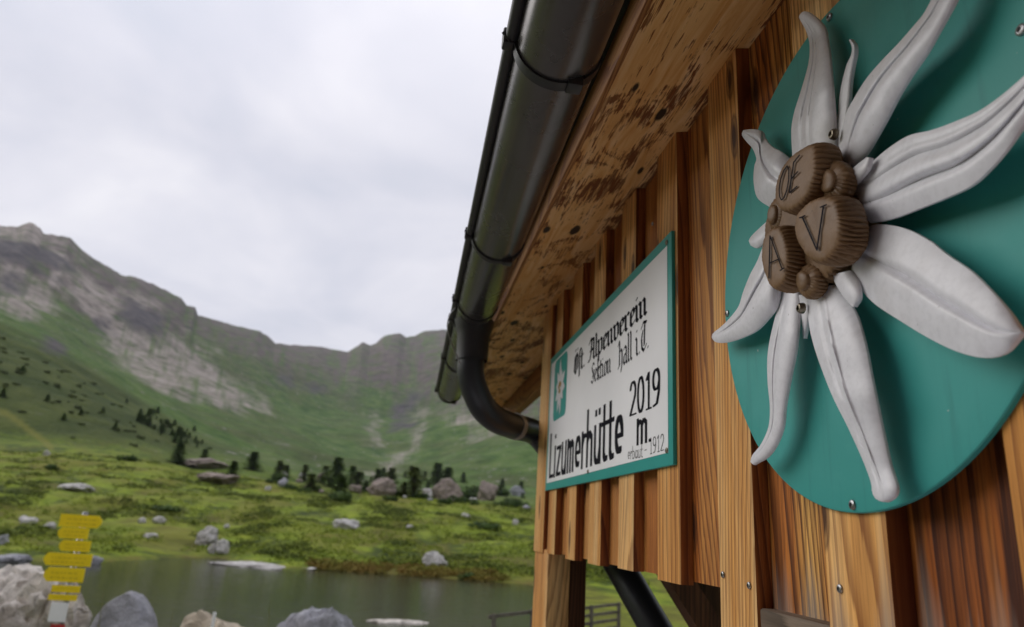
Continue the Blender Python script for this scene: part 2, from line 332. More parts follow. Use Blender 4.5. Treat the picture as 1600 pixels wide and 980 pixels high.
mid = [(-400, 380, 1150), (-200, 405, 1150), (0, 440, 1150), (100, 482, 1200), (200, 540, 1220), (300, 580, 1260), (400, 618, 1320), (500, 652, 1420), (600, 662, 1520), (650, 655, 1550), (700, 640, 1500), (830, 615, 1450), (1000, 590, 1450), (1700, 520, 1400)]
ridge = [(-500, 380, 1600), (-200, 362, 1600), (-60, 352, 1600), (0, 351, 1600), (30, 354, 1600), (43, 348, 1600), (52, 350, 1605), (62, 357, 1610), (68, 366, 1610), (85, 368, 1620), (110, 371, 1630), (118, 380, 1635), (128, 390, 1640), (150, 406, 1650), (178, 421, 1660), (190, 429, 1670), (212, 431, 1680), (240, 444, 1700), (262, 456, 1720), (284, 466, 1740), (292, 477, 1745), (305, 480, 1750), (309, 493, 1760), (340, 502, 1790), (380, 512, 1830), (405, 517, 1870), (418, 526, 1890), (430, 536, 1910), (455, 541, 1950), (500, 544, 2050), (544, 549, 2250), (556, 541, 2500), (566, 535, 2550), (578, 540, 2580), (588, 536, 2600), (600, 527, 2600), (612, 523, 2600), (625, 522, 2600), (634, 528, 2600), (648, 527, 2600), (660, 520, 2600), (690, 517, 2600), (800, 520, 2600), (1000, 530, 2500), (1700, 560, 2300)]
base_l = [(-400, 790, 80), (0, 802, 80), (200, 808, 80), (400, 815, 80), (600, 824, 80), (830, 838, 80), (1700, 885, 80)]
ridge = [(x, y, 1600+min(1, max(0, x/760))*1000 if x < 900 else r) for x, y, r in ridge]
LEVELS = [const(1.5, -1.65), const(5.5, -1.72), const(9.5, -2.30), const(13.5, -2.88), deep(16.3, -3.02, -2.9), deep(19.0, -3.6, -2.85),
          lakecurve(0.93, -3.45, -2.85), lakecurve(1.0, -3.02, -2.8), lakecurve(1.05, -2.72, -2.6), curve(base_l), curve(crest), curve(behind), curve(spur),
          curve(off(spur, 5, 1.3)), curve(low), curve(mid), curve(ridge)]
a_, r_, z_ = curve(ridge); LEVELS.append((a_, r_*1.35, z_*0.75)); LEVELS.append((a_, r_*2.2, z_*0.3))
rng = np.random.RandomState(4)
def vnoise(x, y, seed):
    xi = np.floor(x).astype(np.int64); yi = np.floor(y).astype(np.int64); fx = x-xi; fy = y-yi
    fx = fx*fx*(3-2*fx); fy = fy*fy*(3-2*fy)
    def h(i, j):
        n = (i*374761393 + j*668265263 + seed*974711) & 0x7fffffff
        n = ((n ^ (n >> 13))*1274126177) & 0x7fffffff
        return ((n ^ (n >> 16)) & 0xffff)/65535.0
    return (h(xi, yi)*(1-fx)+h(xi+1, yi)*fx)*(1-fy)+(h(xi, yi+1)*(1-fx)+h(xi+1, yi+1)*fx)*fy - 0.5
NR = 620
LR = np.linspace(math.log(1.5), math.log(4300), NR)
AZ = np.concatenate([np.linspace(-math.pi, R(-42), 90, endpoint=False), np.linspace(R(-42), R(34), 900, endpoint=False), np.linspace(R(34), math.pi, 90)])
NA = len(AZ)
ctl_r = np.stack([np.interp(AZ, a, r) for a, r, z in LEVELS]); ctl_z = np.stack([np.interp(AZ, a, z) for a, r, z in LEVELS])
HZ = np.stack([np.interp(LR, np.log(ctl_r[:, i]), ctl_z[:, i]) for i in range(NA)])
# soften the knees between the control rings (not at the skyline)
k = np.array([1, 2, 3, 4, 3, 2, 1.0]); k /= k.sum()
pad = np.pad(HZ, ((0, 0), (3, 3)), mode='edge'); sm = sum(k[j]*pad[:, j:j+NR] for j in range(7))
RR = np.exp(LR)[None, :]*np.ones((NA, 1)); XX = RR*np.sin(AZ)[:, None]; YY = RR*np.cos(AZ)[:, None]
wsm = (RR < 0.9*ctl_r[-3][:, None]).astype(float); HZ = HZ*(1-wsm)+sm*wsm
def ss(a, b, x): t = np.clip((x-a)/(b-a), 0, 1); return t*t*(3-2*t)
shore_r = np.interp(AZ, sa, sr)[:, None]
# meadow hummocks
mead = ss(1.02*shore_r, 1.25*shore_r, RR)*(1-ss(200, 280, RR))
hum = np.zeros(HZ.shape)
for lam, am, sd in ((23, 1.3, 1), (9, 0.95, 2), (4.2, 0.75, 3), (2.0, 0.30, 4)):
    n = vnoise(XX/lam*0.85+7, YY/lam*0.8+3, sd); q = (0.25-np.abs(n)*1.2 if lam < 10 else n); HZ += mead*am*q; hum += q*(am if lam < 10 else 0)
near = 1-ss(10, 16, RR)
HZ += near*0.10*vnoise(XX/1.3, YY/1.3, 9)*ss(2.5, 5, RR)
far = ss(240, 420, RR); ridge_w = 1-0.5*ss(0.85*ctl_r[-3][:, None], ctl_r[-3][:, None], RR)
for lam, am, sd in ((420, 26, 11), (190, 16, 12), (85, 9, 13), (40, 4.5, 14), (19, 2.2, 15)):
    n = vnoise(XX/lam+0.3*vnoise(XX/lam, YY/lam, sd+50), YY/lam, sd)
    HZ += far*ridge_w*am*((0.25-np.abs(n))*1.3 if lam < 200 else n)*ss(250, 250+lam*2.2, RR)
# stepped crags on the upper faces
up_ = ss(0.80*ctl_r[-3][:, None], 0.95*ctl_r[-3][:, None], RR)*(RR <= ctl_r[-3][:, None]*1.02)
HZ += up_*7*(np.abs(vnoise(XX/60, (HZ)/38, 31))-0.2)
def gz(x, y):
    a = math.atan2(x, y); r = math.log(max(1.51, math.hypot(x, y)))
    i = min(NA-2, max(0, int(np.searchsorted(AZ, a))-1)); j = min(NR-2, max(0, int((r-LR[0])/(LR[1]-LR[0]))))
    u = min(1, max(0, (a-AZ[i])/(AZ[i+1]-AZ[i]))); v = min(1, max(0, (r-LR[j])/(LR[j+1]-LR[j])))
    return float((HZ[i, j]*(1-u)+HZ[i+1, j]*u)*(1-v)+(HZ[i, j+1]*(1-u)+HZ[i+1, j+1]*u)*v)+EYE
def ground_at(px, py, rmin=3.0, rmax=4000):
    az, te = pix_az(px, py); r = rmin
    while r < rmax:
        z = te*r+EYE; x = r*math.sin(az); y = r*math.cos(az)
        if z <= gz(x, y): return Vector((x, y, gz(x, y)))
        r *= 1.006
    return Vector((rmax*math.sin(az), rmax*math.cos(az), 0))
# what covers the ground: painted as cover classes (scree, crag, heath, path) from regions of the slopes
wv_ = XX*_F[0]+YY*_F[1]+HZ*_F[2]; wv_ = np.where(np.abs(wv_) < 1e-3, 1e-3, wv_)
PX = 800+FPX*(XX*_R[0]+YY*_R[1]+HZ*_R[2])/wv_; PY = 490-FPX*(XX*_U[0]+YY*_U[1]+HZ*_U[2])/wv_
front = wv_ > 1
jit = 1.0
XR, YR = XX*0.02, YY*0.02
PXj = PX + 30*vnoise(XX/90, YY/90, 41) + 16*vnoise(XX/30, YY/30, 42) + 12*vnoise(XX/12, YY/12, 45); PYj = PY + 26*vnoise(XX/90, YY/90, 43) + 14*vnoise(XX/30, YY/30, 44) + 10*vnoise(XX/12, YY/12, 46)
def region(poly, soft=8.0):
    soft = soft*2.0
    d2 = np.full(PX.shape, 1e9); inside = np.zeros(PX.shape, bool); n = len(poly)
    for i in range(n):
        x0, y0 = poly[i]; x1, y1 = poly[(i+1) % n]; ex, ey = x1-x0, y1-y0
        t = np.clip(((PXj-x0)*ex+(PYj-y0)*ey)/(ex*ex+ey*ey+1e-9), 0, 1)
        d2 = np.minimum(d2, (PXj-x0-ex*t)**2+(PYj-y0-ey*t)**2)
        c = ((y0 > PYj) != (y1 > PYj)) & (PXj < (x1-x0)*(PYj-y0)/((y1-y0) if y1 != y0 else 1e-9)+x0); inside ^= c
    s = np.sqrt(d2)*np.where(inside, 1, -1)
    return np.clip(0.5+s/soft, 0, 1)*front*(RR > 210)
scree = np.zeros(PX.shape); crag = scree.copy(); heath = scree.copy(); dark = scree.copy()
for p in ([(75, 378), (110, 390), (140, 425), (170, 465), (195, 495), (235, 520), (275, 545), (310, 568), (350, 598), (395, 618), (420, 640), (380, 642), (320, 627), (260, 617), (215, 590), (180, 560), (155, 535), (152, 500), (125, 460), (100, 420)],
          [(262, 522), (290, 525), (320, 558), (360, 598), (410, 628), (380, 634), (340, 610), (300, 578)], [(-30, 320), (60, 320), (85, 385), (60, 387), (20, 380), (-20, 372)],
          [(-10, 415), (30, 428), (60, 450), (72, 482), (30, 492), (5, 470)], [(180, 445), (215, 450), (245, 475), (220, 480), (190, 468)], [(85, 415), (105, 425), (110, 460), (90, 470), (75, 440)]):
    scree = np.maximum(scree, region(p, 9))
for p in ([(565, 742), (600, 722), (640, 700), (650, 660), (662, 640), (668, 650), (655, 690), (640, 715), (615, 735), (580, 748)], [(575, 650), (590, 655), (592, 690), (580, 690)], [(690, 650), (720, 640), (740, 655), (715, 672)], [(720, 672), (760, 665), (775, 675), (730, 682)]):
    scree = np.maximum(scree, 0.75*region(p, 9))
for p in ([(-20, 372), (30, 378), (70, 386), (112, 405), (120, 428), (60, 422), (30, 415), (-20, 412)], [(138, 506), (160, 489), (176, 495), (174, 511), (150, 516)], [(185, 470), (230, 478), (264, 498), (272, 516), (240, 514), (205, 498)], [(60, 530), (80, 525), (98, 545), (90, 555), (70, 548)], [(0, 430), (25, 440), (30, 455), (0, 450)],
          [(620, 640), (650, 615), (670, 620), (640, 660), (615, 670)], [(480, 595), (500, 592), (515, 600), (490, 605)], [(430, 590), (450, 588), (452, 602), (425, 606)], [(415, 600), (430, 598), (428, 608)]):
    crag = np.maximum(crag, region(p, 8))
for p in ([(-200, 320), (60, 325), (118, 345), (180, 386), (240, 408), (300, 440), (312, 460), (345, 470), (420, 490), (545, 515), (600, 490), (700, 480), (860, 480), (860, 640), (780, 660), (720, 640), (660, 615), (600, 600), (520, 590), (430, 570), (330, 540), (270, 530), (190, 500), (150, 500), (100, 470), (0, 440), (-200, 420)],):
    heath = np.maximum(heath, region(p, 22))
heath = np.maximum(heath, 0.55*region([(300, 505), (420, 520), (545, 545), (600, 590), (560, 615), (470, 600), (400, 585), (330, 545)], 30))
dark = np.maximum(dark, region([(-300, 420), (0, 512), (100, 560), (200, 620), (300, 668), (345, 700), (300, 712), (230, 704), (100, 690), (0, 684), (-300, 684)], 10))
path = np.zeros(PX.shape)
pp = [(-20, 640), (10, 646), (30, 660), (50, 676), (75, 694), (80, 702)]
d2 = np.full(PX.shape, 1e9)
for (x0, y0), (x1, y1) in zip(pp[:-1], pp[1:]):
    t = np.clip(((PX-x0)*(x1-x0)+(PY-y0)*(y1-y0))/((x1-x0)**2+(y1-y0)**2), 0, 1); d2 = np.minimum(d2, (PX-x0-(x1-x0)*t)**2+(PY-y0-(y1-y0)*t)**2)
path = np.clip(1.6-np.sqrt(d2)/4, 0, 1)*front*(RR > 205)*0.8
shore = np.clip(1-np.abs(RR-shore_r*1.012)/(shore_r*0.03), 0, 1)*(AZ[:, None] < az_end)
nearbank = 1-ss(7.0, 8.5, RR)
streak = vnoise(AZ[:, None]*150+0*RR, np.log(RR)*7, 81)+0.6*vnoise(AZ[:, None]*420+0*RR, np.log(RR)*14, 82)
heath = np.clip(heath*(1.12+1.3*streak), 0, 1); scree = np.clip(scree*(0.97+1.2*streak), 0, 1)
tv = np.stack([XX, YY, HZ+EYE], -1).reshape(-1, 3).astype(np.float32)
ii = np.arange(NA-1)[:, None]*NR+np.arange(NR-1)[None, :]
quads = np.stack([ii, ii+NR, ii+NR+1, ii+1], -1).reshape(-1, 4)[:, ::-1]
me = bpy.data.meshes.new('terrain'); me.vertices.add(len(tv)); me.vertices.foreach_set('co', tv.ravel())
me.loops.add(quads.size); me.loops.foreach_set('vertex_index', quads.astype(np.int32).ravel())
me.polygons.add(len(quads)); me.polygons.foreach_set('loop_start', (np.arange(len(quads))*4).astype(np.int32)); me.polygons.foreach_set('loop_total', np.full(len(quads), 4, np.int32))
me.polygons.foreach_set('use_smooth', np.ones(len(quads), bool)); me.update(calc_edges=True); me.validate()
def attr(name, arrs):
    a = me.color_attributes.new(name, 'FLOAT_COLOR', 'POINT')
    buf = np.ones((NA*NR, 4), np.float32)
    for i, x in enumerate(arrs): buf[:, i] = x.ravel()
    a.data.foreach_set('color', buf.ravel())
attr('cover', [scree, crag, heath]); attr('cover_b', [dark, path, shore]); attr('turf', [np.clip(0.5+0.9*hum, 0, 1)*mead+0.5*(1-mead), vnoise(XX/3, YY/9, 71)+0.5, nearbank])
def terrain_mat():
    m, t, b = new_mat('alpine_ground')
    tcn = N(t, 'ShaderNodeTexCoord'); v = tcn.outputs['Object']
    ca = N(t, 'ShaderNodeAttribute', attribute_name='cover'); cbn = N(t, 'ShaderNodeAttribute', attribute_name='cover_b')
    s1 = N(t, 'ShaderNodeSeparateColor'); t.links.new(ca.outputs['Color'], s1.inputs[0]); s2 = N(t, 'ShaderNodeSeparateColor'); t.links.new(cbn.outputs['Color'], s2.inputs[0])
    # distance from the hut decides which size of pattern the turf has
    ln = N(t, 'ShaderNodeVectorMath', operation='LENGTH'); t.links.new(v, ln.inputs[0]); dist = ln.outputs['Value']
    farf = ramp(t, math_(t, 'DIVIDE', dist, 700.0), [(0.25, 0.0), (0.45, 1.0)])
    na = noise(t, v, 0.12, 5, 0.6); nb = noise(t, v, 0.75, 5, 0.62); nc = noise(t, v, 0.30, 4, 0.6, 0.5); nd = noise(t, v, 3.5, 4, 0.65)
    g = ramp(t, nb, [(0.30, (0.095, 0.140, 0.014)), (0.5, (0.180, 0.240, 0.020)), (0.7, (0.250, 0.290, 0.034))])
    g = mix(t, ramp(t, nc, [(0.48, 0.0), (0.62, 0.75)]), g, (0.040, 0.056, 0.013))
    g = mix(t, ramp(t, na, [(0.55, 0.0), (0.72, 0.55)]), g, (0.15, 0.115, 0.03))
    g = mix(t, ramp(t, nd, [(0.3, 0.35), (0.6, 0.0)]), g, (0.03, 0.04, 0.01))
    ta = N(t, 'ShaderNodeAttribute', attribute_name='turf'); s3 = N(t, 'ShaderNodeSeparateColor'); t.links.new(ta.outputs['Color'], s3.inputs[0])
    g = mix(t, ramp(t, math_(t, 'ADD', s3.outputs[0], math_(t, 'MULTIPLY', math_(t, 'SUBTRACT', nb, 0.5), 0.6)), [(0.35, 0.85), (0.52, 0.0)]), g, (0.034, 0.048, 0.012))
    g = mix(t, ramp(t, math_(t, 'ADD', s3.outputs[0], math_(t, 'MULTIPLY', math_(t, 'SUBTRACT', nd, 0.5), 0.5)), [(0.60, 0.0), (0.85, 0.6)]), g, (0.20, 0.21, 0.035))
    g = mix(t, ramp(t, s3.outputs[1], [(0.55, 0.0), (0.75, 0.5)]), g, (0.13, 0.11, 0.025))
    g = mix(t, s3.outputs[2], g, ramp(t, nd, [(0.3, (0.12, 0.108, 0.095)), (0.7, (0.24, 0.22, 0.20))]))
    fa = noise(t, v, 0.010, 6, 0.65); fb = noise(t, v, 0.045, 6, 0.7); fc = noise(t, v, 0.022, 5, 0.7, 0.6)
    gf = ramp(t, fb, [(0.32, (0.036, 0.080, 0.018)), (0.5, (0.083, 0.140, 0.034)), (0.68, (0.140, 0.190, 0.062))])
    gf = mix(t, ramp(t, fa, [(0.45, 0.0), (0.65, 0.6)]), gf, (0.085, 0.085, 0.040))
    gf = mix(t, ramp(t, fc, [(0.64, 0.0), (0.70, 0.7)]), gf, (0.21, 0.19, 0.17))
    fd = noise(t, v, 0.16, 3, 0.6); gf = mix(t, ramp(t, math_(t, 'ADD', fd, math_(t, 'MULTIPLY', math_(t, 'SUBTRACT', fc, 0.5), 0.4)), [(0.66, 0.0), (0.70, 0.8)]), gf, (0.30, 0.28, 0.26))
    c = mix(t, farf, g, gf)
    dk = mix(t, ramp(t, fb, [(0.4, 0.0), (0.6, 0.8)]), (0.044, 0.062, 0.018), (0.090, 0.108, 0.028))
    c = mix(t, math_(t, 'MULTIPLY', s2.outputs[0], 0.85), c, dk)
    hc = ramp(t, fb, [(0.3, (0.070, 0.058, 0.054)), (0.55, (0.145, 0.116, 0.106)), (0.75, (0.22, 0.185, 0.17))])
    hm = math_(t, 'MULTIPLY', s1.outputs[2], ramp(t, fc, [(0.38, 0.2), (0.52, 1.0)]))
    c = mix(t, hm, c, hc)
    sc = ramp(t, fb, [(0.28, (0.16, 0.135, 0.115)), (0.5, (0.30, 0.26, 0.225)), (0.7, (0.42, 0.37, 0.33))])
    sm_ = math_(t, 'MULTIPLY', s1.outputs[0], ramp(t, math_(t, 'ADD', fc, math_(t, 'MULTIPLY', math_(t, 'SUBTRACT', fb, 0.5), 0.5)), [(0.31, 0.05), (0.50, 0.95)]))
    c = mix(t, sm_, c, sc)
    cc = ramp(t, fb, [(0.3, (0.055, 0.050, 0.055)), (0.7, (0.14, 0.125, 0.12))])
    c = mix(t, s1.outputs[1], c, cc)
    # steep ground shows rock
    ge = N(t, 'ShaderNodeNewGeometry'); sg = N(t, 'ShaderNodeSeparateXYZ'); t.links.new(ge.outputs['Normal'], sg.inputs[0])
    steep = math_(t, 'MULTIPLY', ramp(t, sg.outputs[2], [(0.40, 0.6), (0.60, 0.0)]), farf)
    c = mix(t, steep, c, cc)
    c = mix(t, s2.outputs[1], c, (0.16, 0.16, 0.035))
    c = mix(t, math_(t, 'MULTIPLY', s2.outputs[2], ramp(t, nb, [(0.4, 0.1), (0.6, 0.8)])), c, (0.10, 0.06, 0.028))
    t.links.new(c, b.inputs['Base Color']); b.inputs['Roughness'].default_value = 0.95; b.inputs['Specular IOR Level'].default_value = 0.1
    hb = math_(t, 'ADD', math_(t, 'MULTIPLY', nb, 0.5), math_(t, 'MULTIPLY', nd, 0.12))
    bn = N(t, 'ShaderNodeBump', i_Strength=0.6, i_Distance=0.5); t.links.new(hb, bn.inputs['Height'])
    bf = N(t, 'ShaderNodeBump', i_Strength=0.8, i_Distance=9.0); t.links.new(math_(t, 'MULTIPLY', fb, farf), bf.inputs['Height']); t.links.new(bn.outputs[0], bf.inputs['Normal'])
    t.links.new(bf.outputs[0], b.inputs['Normal']); return m
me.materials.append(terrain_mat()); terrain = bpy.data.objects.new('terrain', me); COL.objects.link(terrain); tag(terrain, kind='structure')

# lake
def water_mat():
    m, t, b = new_mat('tarn_water'); tcn = N(t, 'ShaderNodeTexCoord')
    mp = N(t, 'ShaderNodeMapping'); mp.inputs['Scale'].default_value = (1.0, 1.6, 1); t.links.new(tcn.outputs['Object'], mp.inputs['Vector'])
    n = noise(t, mp.outputs[0], 1.6, 4, 0.55); n2 = noise(t, mp.outputs[0], 0.12, 3, 0.5)
    t.links.new(ramp(t, n2, [(0.3, (0.020, 0.021, 0.009)), (0.7, (0.034, 0.033, 0.016))]), b.inputs['Base Color'])
    b.inputs['Roughness'].default_value = 0.07; b.inputs['IOR'].default_value = 1.33
    bump(t, b, n, 0.55, 0.04); return m
lv = []; lf = []
na_ = 60
for i in range(na_+1):
    a = -1.2+(az_end+0.05+1.2)*i/na_; ro = float(np.interp(a, sa, sr))*1.03
    lv += [(14.5*math.sin(a), 14.5*math.cos(a), LAKE+EYE), (ro*math.sin(a), ro*math.cos(a), LAKE+EYE)]
for i in range(na_): lf.append((2*i, 2*i+1, 2*i+3, 2*i+2))
lake = obj('lake', lv, lf, water_mat()); tag(lake, kind='structure')

# ------------------------------------------------------------------ the hut: cladding, roof, gutter (parts of one thing)
D = 0.55; DB = 0.558; BD = 0.586           # face of the sign boards, of the battens, of the boards behind
def zs(lat): return EYE + 0.92 - 0.176*(0.558-lat)    # underside of the eave
hut = empty('wooden_hut', (0.6, 1.0, 0.0)); tag(hut, 'larch clad mountain hut wall with battens, dark gutter and overhanging eave', 'hut')
wall = MB(); wall.box(BD+0.024, BD+0.06, -2.2, 3.06, EYE-0.075, EYE+0.93); wall.box(BD+0.024, BD+0.06, -2.2, 1.22, EYE-1.65, EYE-0.0755)
wall_o = wall.build('wall', MT['beam'], hut)
edges = [3.085, 2.80, 2.485, 2.18, 1.875, 1.575, 1.258, 0.926, 0.612, 0.30, -0.01, -0.32, -0.63, -0.94, -1.25, -1.56]
wid = [0.20, 0.135, 0.135, 0.135, 0.13, 0.135, 0.135, 0.132, 0.135, 0.135, 0.135, 0.135, 0.135, 0.135, 0.135, 0.135]
rnd = random.Random(3)
def plank(name, lat0, lat1, y0, y1, z0, zt0, zt1, mat, par, bev=0.003):
    # upright plank whose head follows the slope of the eave; rounded front arrises
    mb = MB(); nz = 14; pr = [(lat1, y0), (lat0+bev, y0), (lat0+bev*0.3, y0+bev*0.3), (lat0, y0+bev), (lat0, (y0+y1)/2), (lat0, y1-bev), (lat0+bev*0.3, y1-bev*0.3), (lat0+bev, y1), (lat1, y1)]
    v = []; f = []; sd = rnd.random()*50
    for i in range(nz+1):
        u = i/nz
        for (la, y) in pr:
            zt = zs(la) - 0.001 if zt0 is None else zt0
            z = z0+(zt-z0)*u; wob = 0.0014*mnoise.noise(Vector((sd, z*2.3, y*3)))
            v.append((la+(wob if la < lat1 else 0), y+wob*1.2, z))
    n = len(pr)
    for i in range(nz):
        for k in range(n-1): f.append((i*n+k, i*n+k+1, (i+1)*n+k+1, (i+1)*n+k))
    f.append(tuple(range(n))[::-1]); f.append(tuple(nz*n+k for k in range(n)))
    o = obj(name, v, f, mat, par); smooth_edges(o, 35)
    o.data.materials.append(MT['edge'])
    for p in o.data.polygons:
        if abs(p.normal.y) > 0.8: p.material_index = 1  # side faces get the tone with shade painted in
    return o
for i, (e, w) in enumerate(zip(edges, wid)):
    low_z = EYE-0.088+rnd.uniform(-0.004, 0.004) if i < 6 else EYE-1.6
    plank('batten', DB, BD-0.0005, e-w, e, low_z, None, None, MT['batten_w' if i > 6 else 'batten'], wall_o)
    if i+1 < len(edges):
        c1 = edges[i]-wid[i]/2; c0 = edges[i+1]-wid[i+1]/2
        bz = EYE-0.084 if i < 6 else (EYE-0.105 if i == 6 else EYE-1.6)
        plank('board', BD, BD+0.023, c0+0.002, c1-0.002, bz, None, None, MT['board_w' if i > 5 else 'board'], wall_o)
# weathered rail under the boards beside the post
ra = W(1186, 948, 0.572)
mb = MB(); mb.box(0.562, 0.612, 0.928, 1.123, ra.z-0.16, ra.z, 0.004); rail = mb.build('rail', MT['weathered'], hut); smooth_edges(rail)
# posts and braces under the overhanging boarding
mb = MB(); mb.box(0.563, 0.650, 2.80, 3.075, 0.02, EYE-0.0765, 0.005); smooth_edges(mb.build('post', MT['batten'], hut))
mb = MB(); mb.box(0.652, 0.716, 2.81, 3.06, 0.02, EYE-0.0765, 0.005); smooth_edges(mb.build('post', MT['beam'], hut))
def bar(name, p, q, w, h, mat, par):
    p = Vector(p); q = Vector(q); t = (q-p).normalized(); s = t.cross(Vector((0, 1, 0))).normalized(); u = s.cross(t)
    v = []
    for c in (p, q):
        for a, b in ((-1, -1), (1, -1), (1, 1), (-1, 1)): v.append(c+s*a*w/2+u*b*h/2)
    return obj(name, v, [(3, 2, 1, 0), (4, 5, 6, 7), (0, 1, 5, 4), (1, 2, 6, 5), (2, 3, 7, 6), (3, 0, 4, 7)], mat, par)
bar('brace', AY(1045, 885, 2.15), AY(1135, 1030, 2.15), 0.07, 0.08, MT['beam'], hut)
mb = MB(); mb.box(0.93, 3.4, 2.22, 2.30, 0.0, EYE+0.9); mb.build('inner_wall', MT['beam'], hut)
# unseen wall added behind the camera to block sky light and deepen shade
mb = MB(); mb.box(-9.0, 0.55, -1.1, -0.9, 0.0, EYE+5.5); mb.build('unseen_sky_block', MT['beam'], hut)
# roof
mb = MB()
for (y0, y1, l1) in ((-2.2, 3.085, BD+0.05), (3.085, 4.93, 0.88)):
    l0 = 0.338
    y2 = y1 if y0 < 0 else 6.3
    v = [(l0, y0, zs(l0)), (l1, y0, zs(l1)), (l1, y2, zs(l1)), (l0, y1, zs(l0))]; v += [(x, y, z+0.02) for x, y, z in v]
    mb.add(v, [(3, 2, 1, 0), (4, 5, 6, 7), (0, 1, 5, 4), (1, 2, 6, 5), (2, 3, 7, 6), (3, 0, 4, 7)])
soff = mb.build('soffit', MT['soffit'], hut)
v = [(0.19, -2.4, EYE+0.955), (4.5, -2.4, EYE+2.2), (4.5, 6.35, EYE+2.2), (0.95, 6.35, EYE+1.17), (0.23, 4.95, EYE+0.965)]; v += [(x, y, z+0.05) for x, y, z in v]
roof = obj('roof', v, [(4, 3, 2, 1, 0), (5, 6, 7, 8, 9), (0, 1, 6, 5), (1, 2, 7, 6), (2, 3, 8, 7), (3, 4, 9, 8), (4, 0, 5, 9)], MT['roof'], hut)
mb = MB(); z = zs(0.33); mb.box(0.329, 0.342, -2.2, 4.92, z-0.006, z+0.07, 0.003); smooth_edges(mb.build('fascia', MT['trim'], hut))
mb = MB(); mb.box(0.735, 0.80, 3.11, 5.9, EYE+0.80, zs(0.7)-0.004, 0.004); smooth_edges(mb.build('purlin', MT['trim'], hut))
# half round gutter, slightly out of line with the wall
def gl(y): return 0.205+(y-1.0)*0.0115
GZ = EYE+0.86; GR = 0.08
def gutter_strip(y0, y1, r, ny, a0=180, a1=360, nseg=28, lip=True):
    v = []; f = []
    for j in range(ny+1):
        y = y0+(y1-y0)*j/ny
        for k in range(nseg+1):
            a = R(a0+(a1-a0)*k/nseg); v.append((gl(y)+r*math.cos(a), y, GZ+r*math.sin(a)))
    for j in range(ny):
        for k in range(nseg): f.append((j*(nseg+1)+k, (j+1)*(nseg+1)+k, (j+1)*(nseg+1)+k+1, j*(nseg+1)+k+1))
    return v, f
mb = MB(); mb.add(*gutter_strip(-2.2, 4.88, GR, 24)); v, f = gutter_strip(-2.2, 4.88, GR-0.002, 24); mb.add(v, [q[::-1] for q in f])
ve, fe = [], []
for k in range(19):
    a = R(180+180*k/18); ve.append((gl(4.88)+GR*math.cos(a), 4.88, GZ+GR*math.sin(a)))
mb.add(ve, [tuple(range(19))])
gut = mb.build('gutter', MT['gutter'], hut); smooth_edges(gut, 50)
mb = MB(); mb.tube([(gl(y)-GR-0.009, y, GZ+0.002) for y in np.linspace(-2.2, 4.88, 20)], 0.0125, 14); smooth_edges(mb.build('bead', MT['bracket'], gut), 50)
for yb in (-0.95, 0.08, 1.12, 2.06, 2.74, 3.02, 3.80, 4.83):
    mb = MB(); w = 0.026 if yb not in (2.74, 3.02) else 0.012
    v1, f1 = gutter_strip(yb-w/2, yb+w/2, GR+0.0045, 1, 186, 350); mb.add(v1, f1)
    v2, f2 = gutter_strip(yb-w/2, yb+w/2, GR+0.0006, 1, 186, 350); mb.add(v2, [q[::-1] for q in f2])
    n = 29
    mb.add(v1[:n]+v2[:n], [(i, i+1, n+i+1, n+i) for i in range(n-1)]); mb.add(v1[n:]+v2[n:], [(i+1, i, n+i, n+i+1) for i in range(n-1)])
    g = gl(yb); mb.tube([(g-GR-0.012, yb-w/2, GZ-0.012), (g-GR-0.026, yb-w/2, GZ+0.004), (g-GR-0.012, yb-w/2, GZ+0.02)], 0.003, 8)
    mb.box(g-GR-0.0255, g-GR-0.0035, yb-w/2, yb+w/2, GZ-0.014, GZ+0.019, 0.003)
    if w > 0.02: mb.box(g+0.018, g+0.046, yb-w/2-0.006, yb+w/2+0.0, GZ-GR-0.007, GZ-GR+0.014, 0.002)
    br = mb.build('bracket', MT['bracket'], gut); smooth_edges(br, 40)
# outlet and downpipe
yo = 2.88; g = gl(yo)
mb = MB(); mb.tube([(g, yo, GZ-0.045), (g, yo, GZ-0.088), (g, yo, GZ-0.11), (g, yo, GZ-0.215)], [0.083, 0.074, 0.067, 0.0655], 28, False); smooth_edges(mb.build('outlet', MT['bracket'], gut), 40)
c0 = Vector((g, yo, GZ-0.12))
pts = [c0, Vector((g, yo, GZ-0.27))] + [AY(*q) for q in ((747, 622, 2.90), (760, 643, 2.94), (780, 658, 2.99), (806, 667, 3.09), (838, 678, 3.22), (868, 716, 3.18), (900, 772, 3.0), (968, 885, 2.74), (1023, 980, 2.60), (1090, 1095, 2.5))]
pth = catmull(pts, 70)
mb = MB(); mb.tube([tuple(p) for p in pth], 0.0555, 24); pipe = mb.build('downpipe', MT['pipe'], hut, True)
cpt = AY(808, 667, 3.09); ci = int(np.argmin([(Vector(p)-cpt).length for p in pth]))
mb = MB(); mb.tube([tuple(pth[ci-1]), tuple(pth[ci])], 0.0585, 24); smooth_edges(mb.build('clamp', MT['clamp'], pipe), 40)
mb = MB(); mb.tube([tuple(p) for p in catmull([AY(715, 478, 2.8), AY(703, 492, 2.8), AY(699, 512, 2.8), AY(707, 540, 2.8), AY(719, 568, 2.82)], 16)], 0.0028, 6); mb.build('wire', MT['steel'], gut, True)

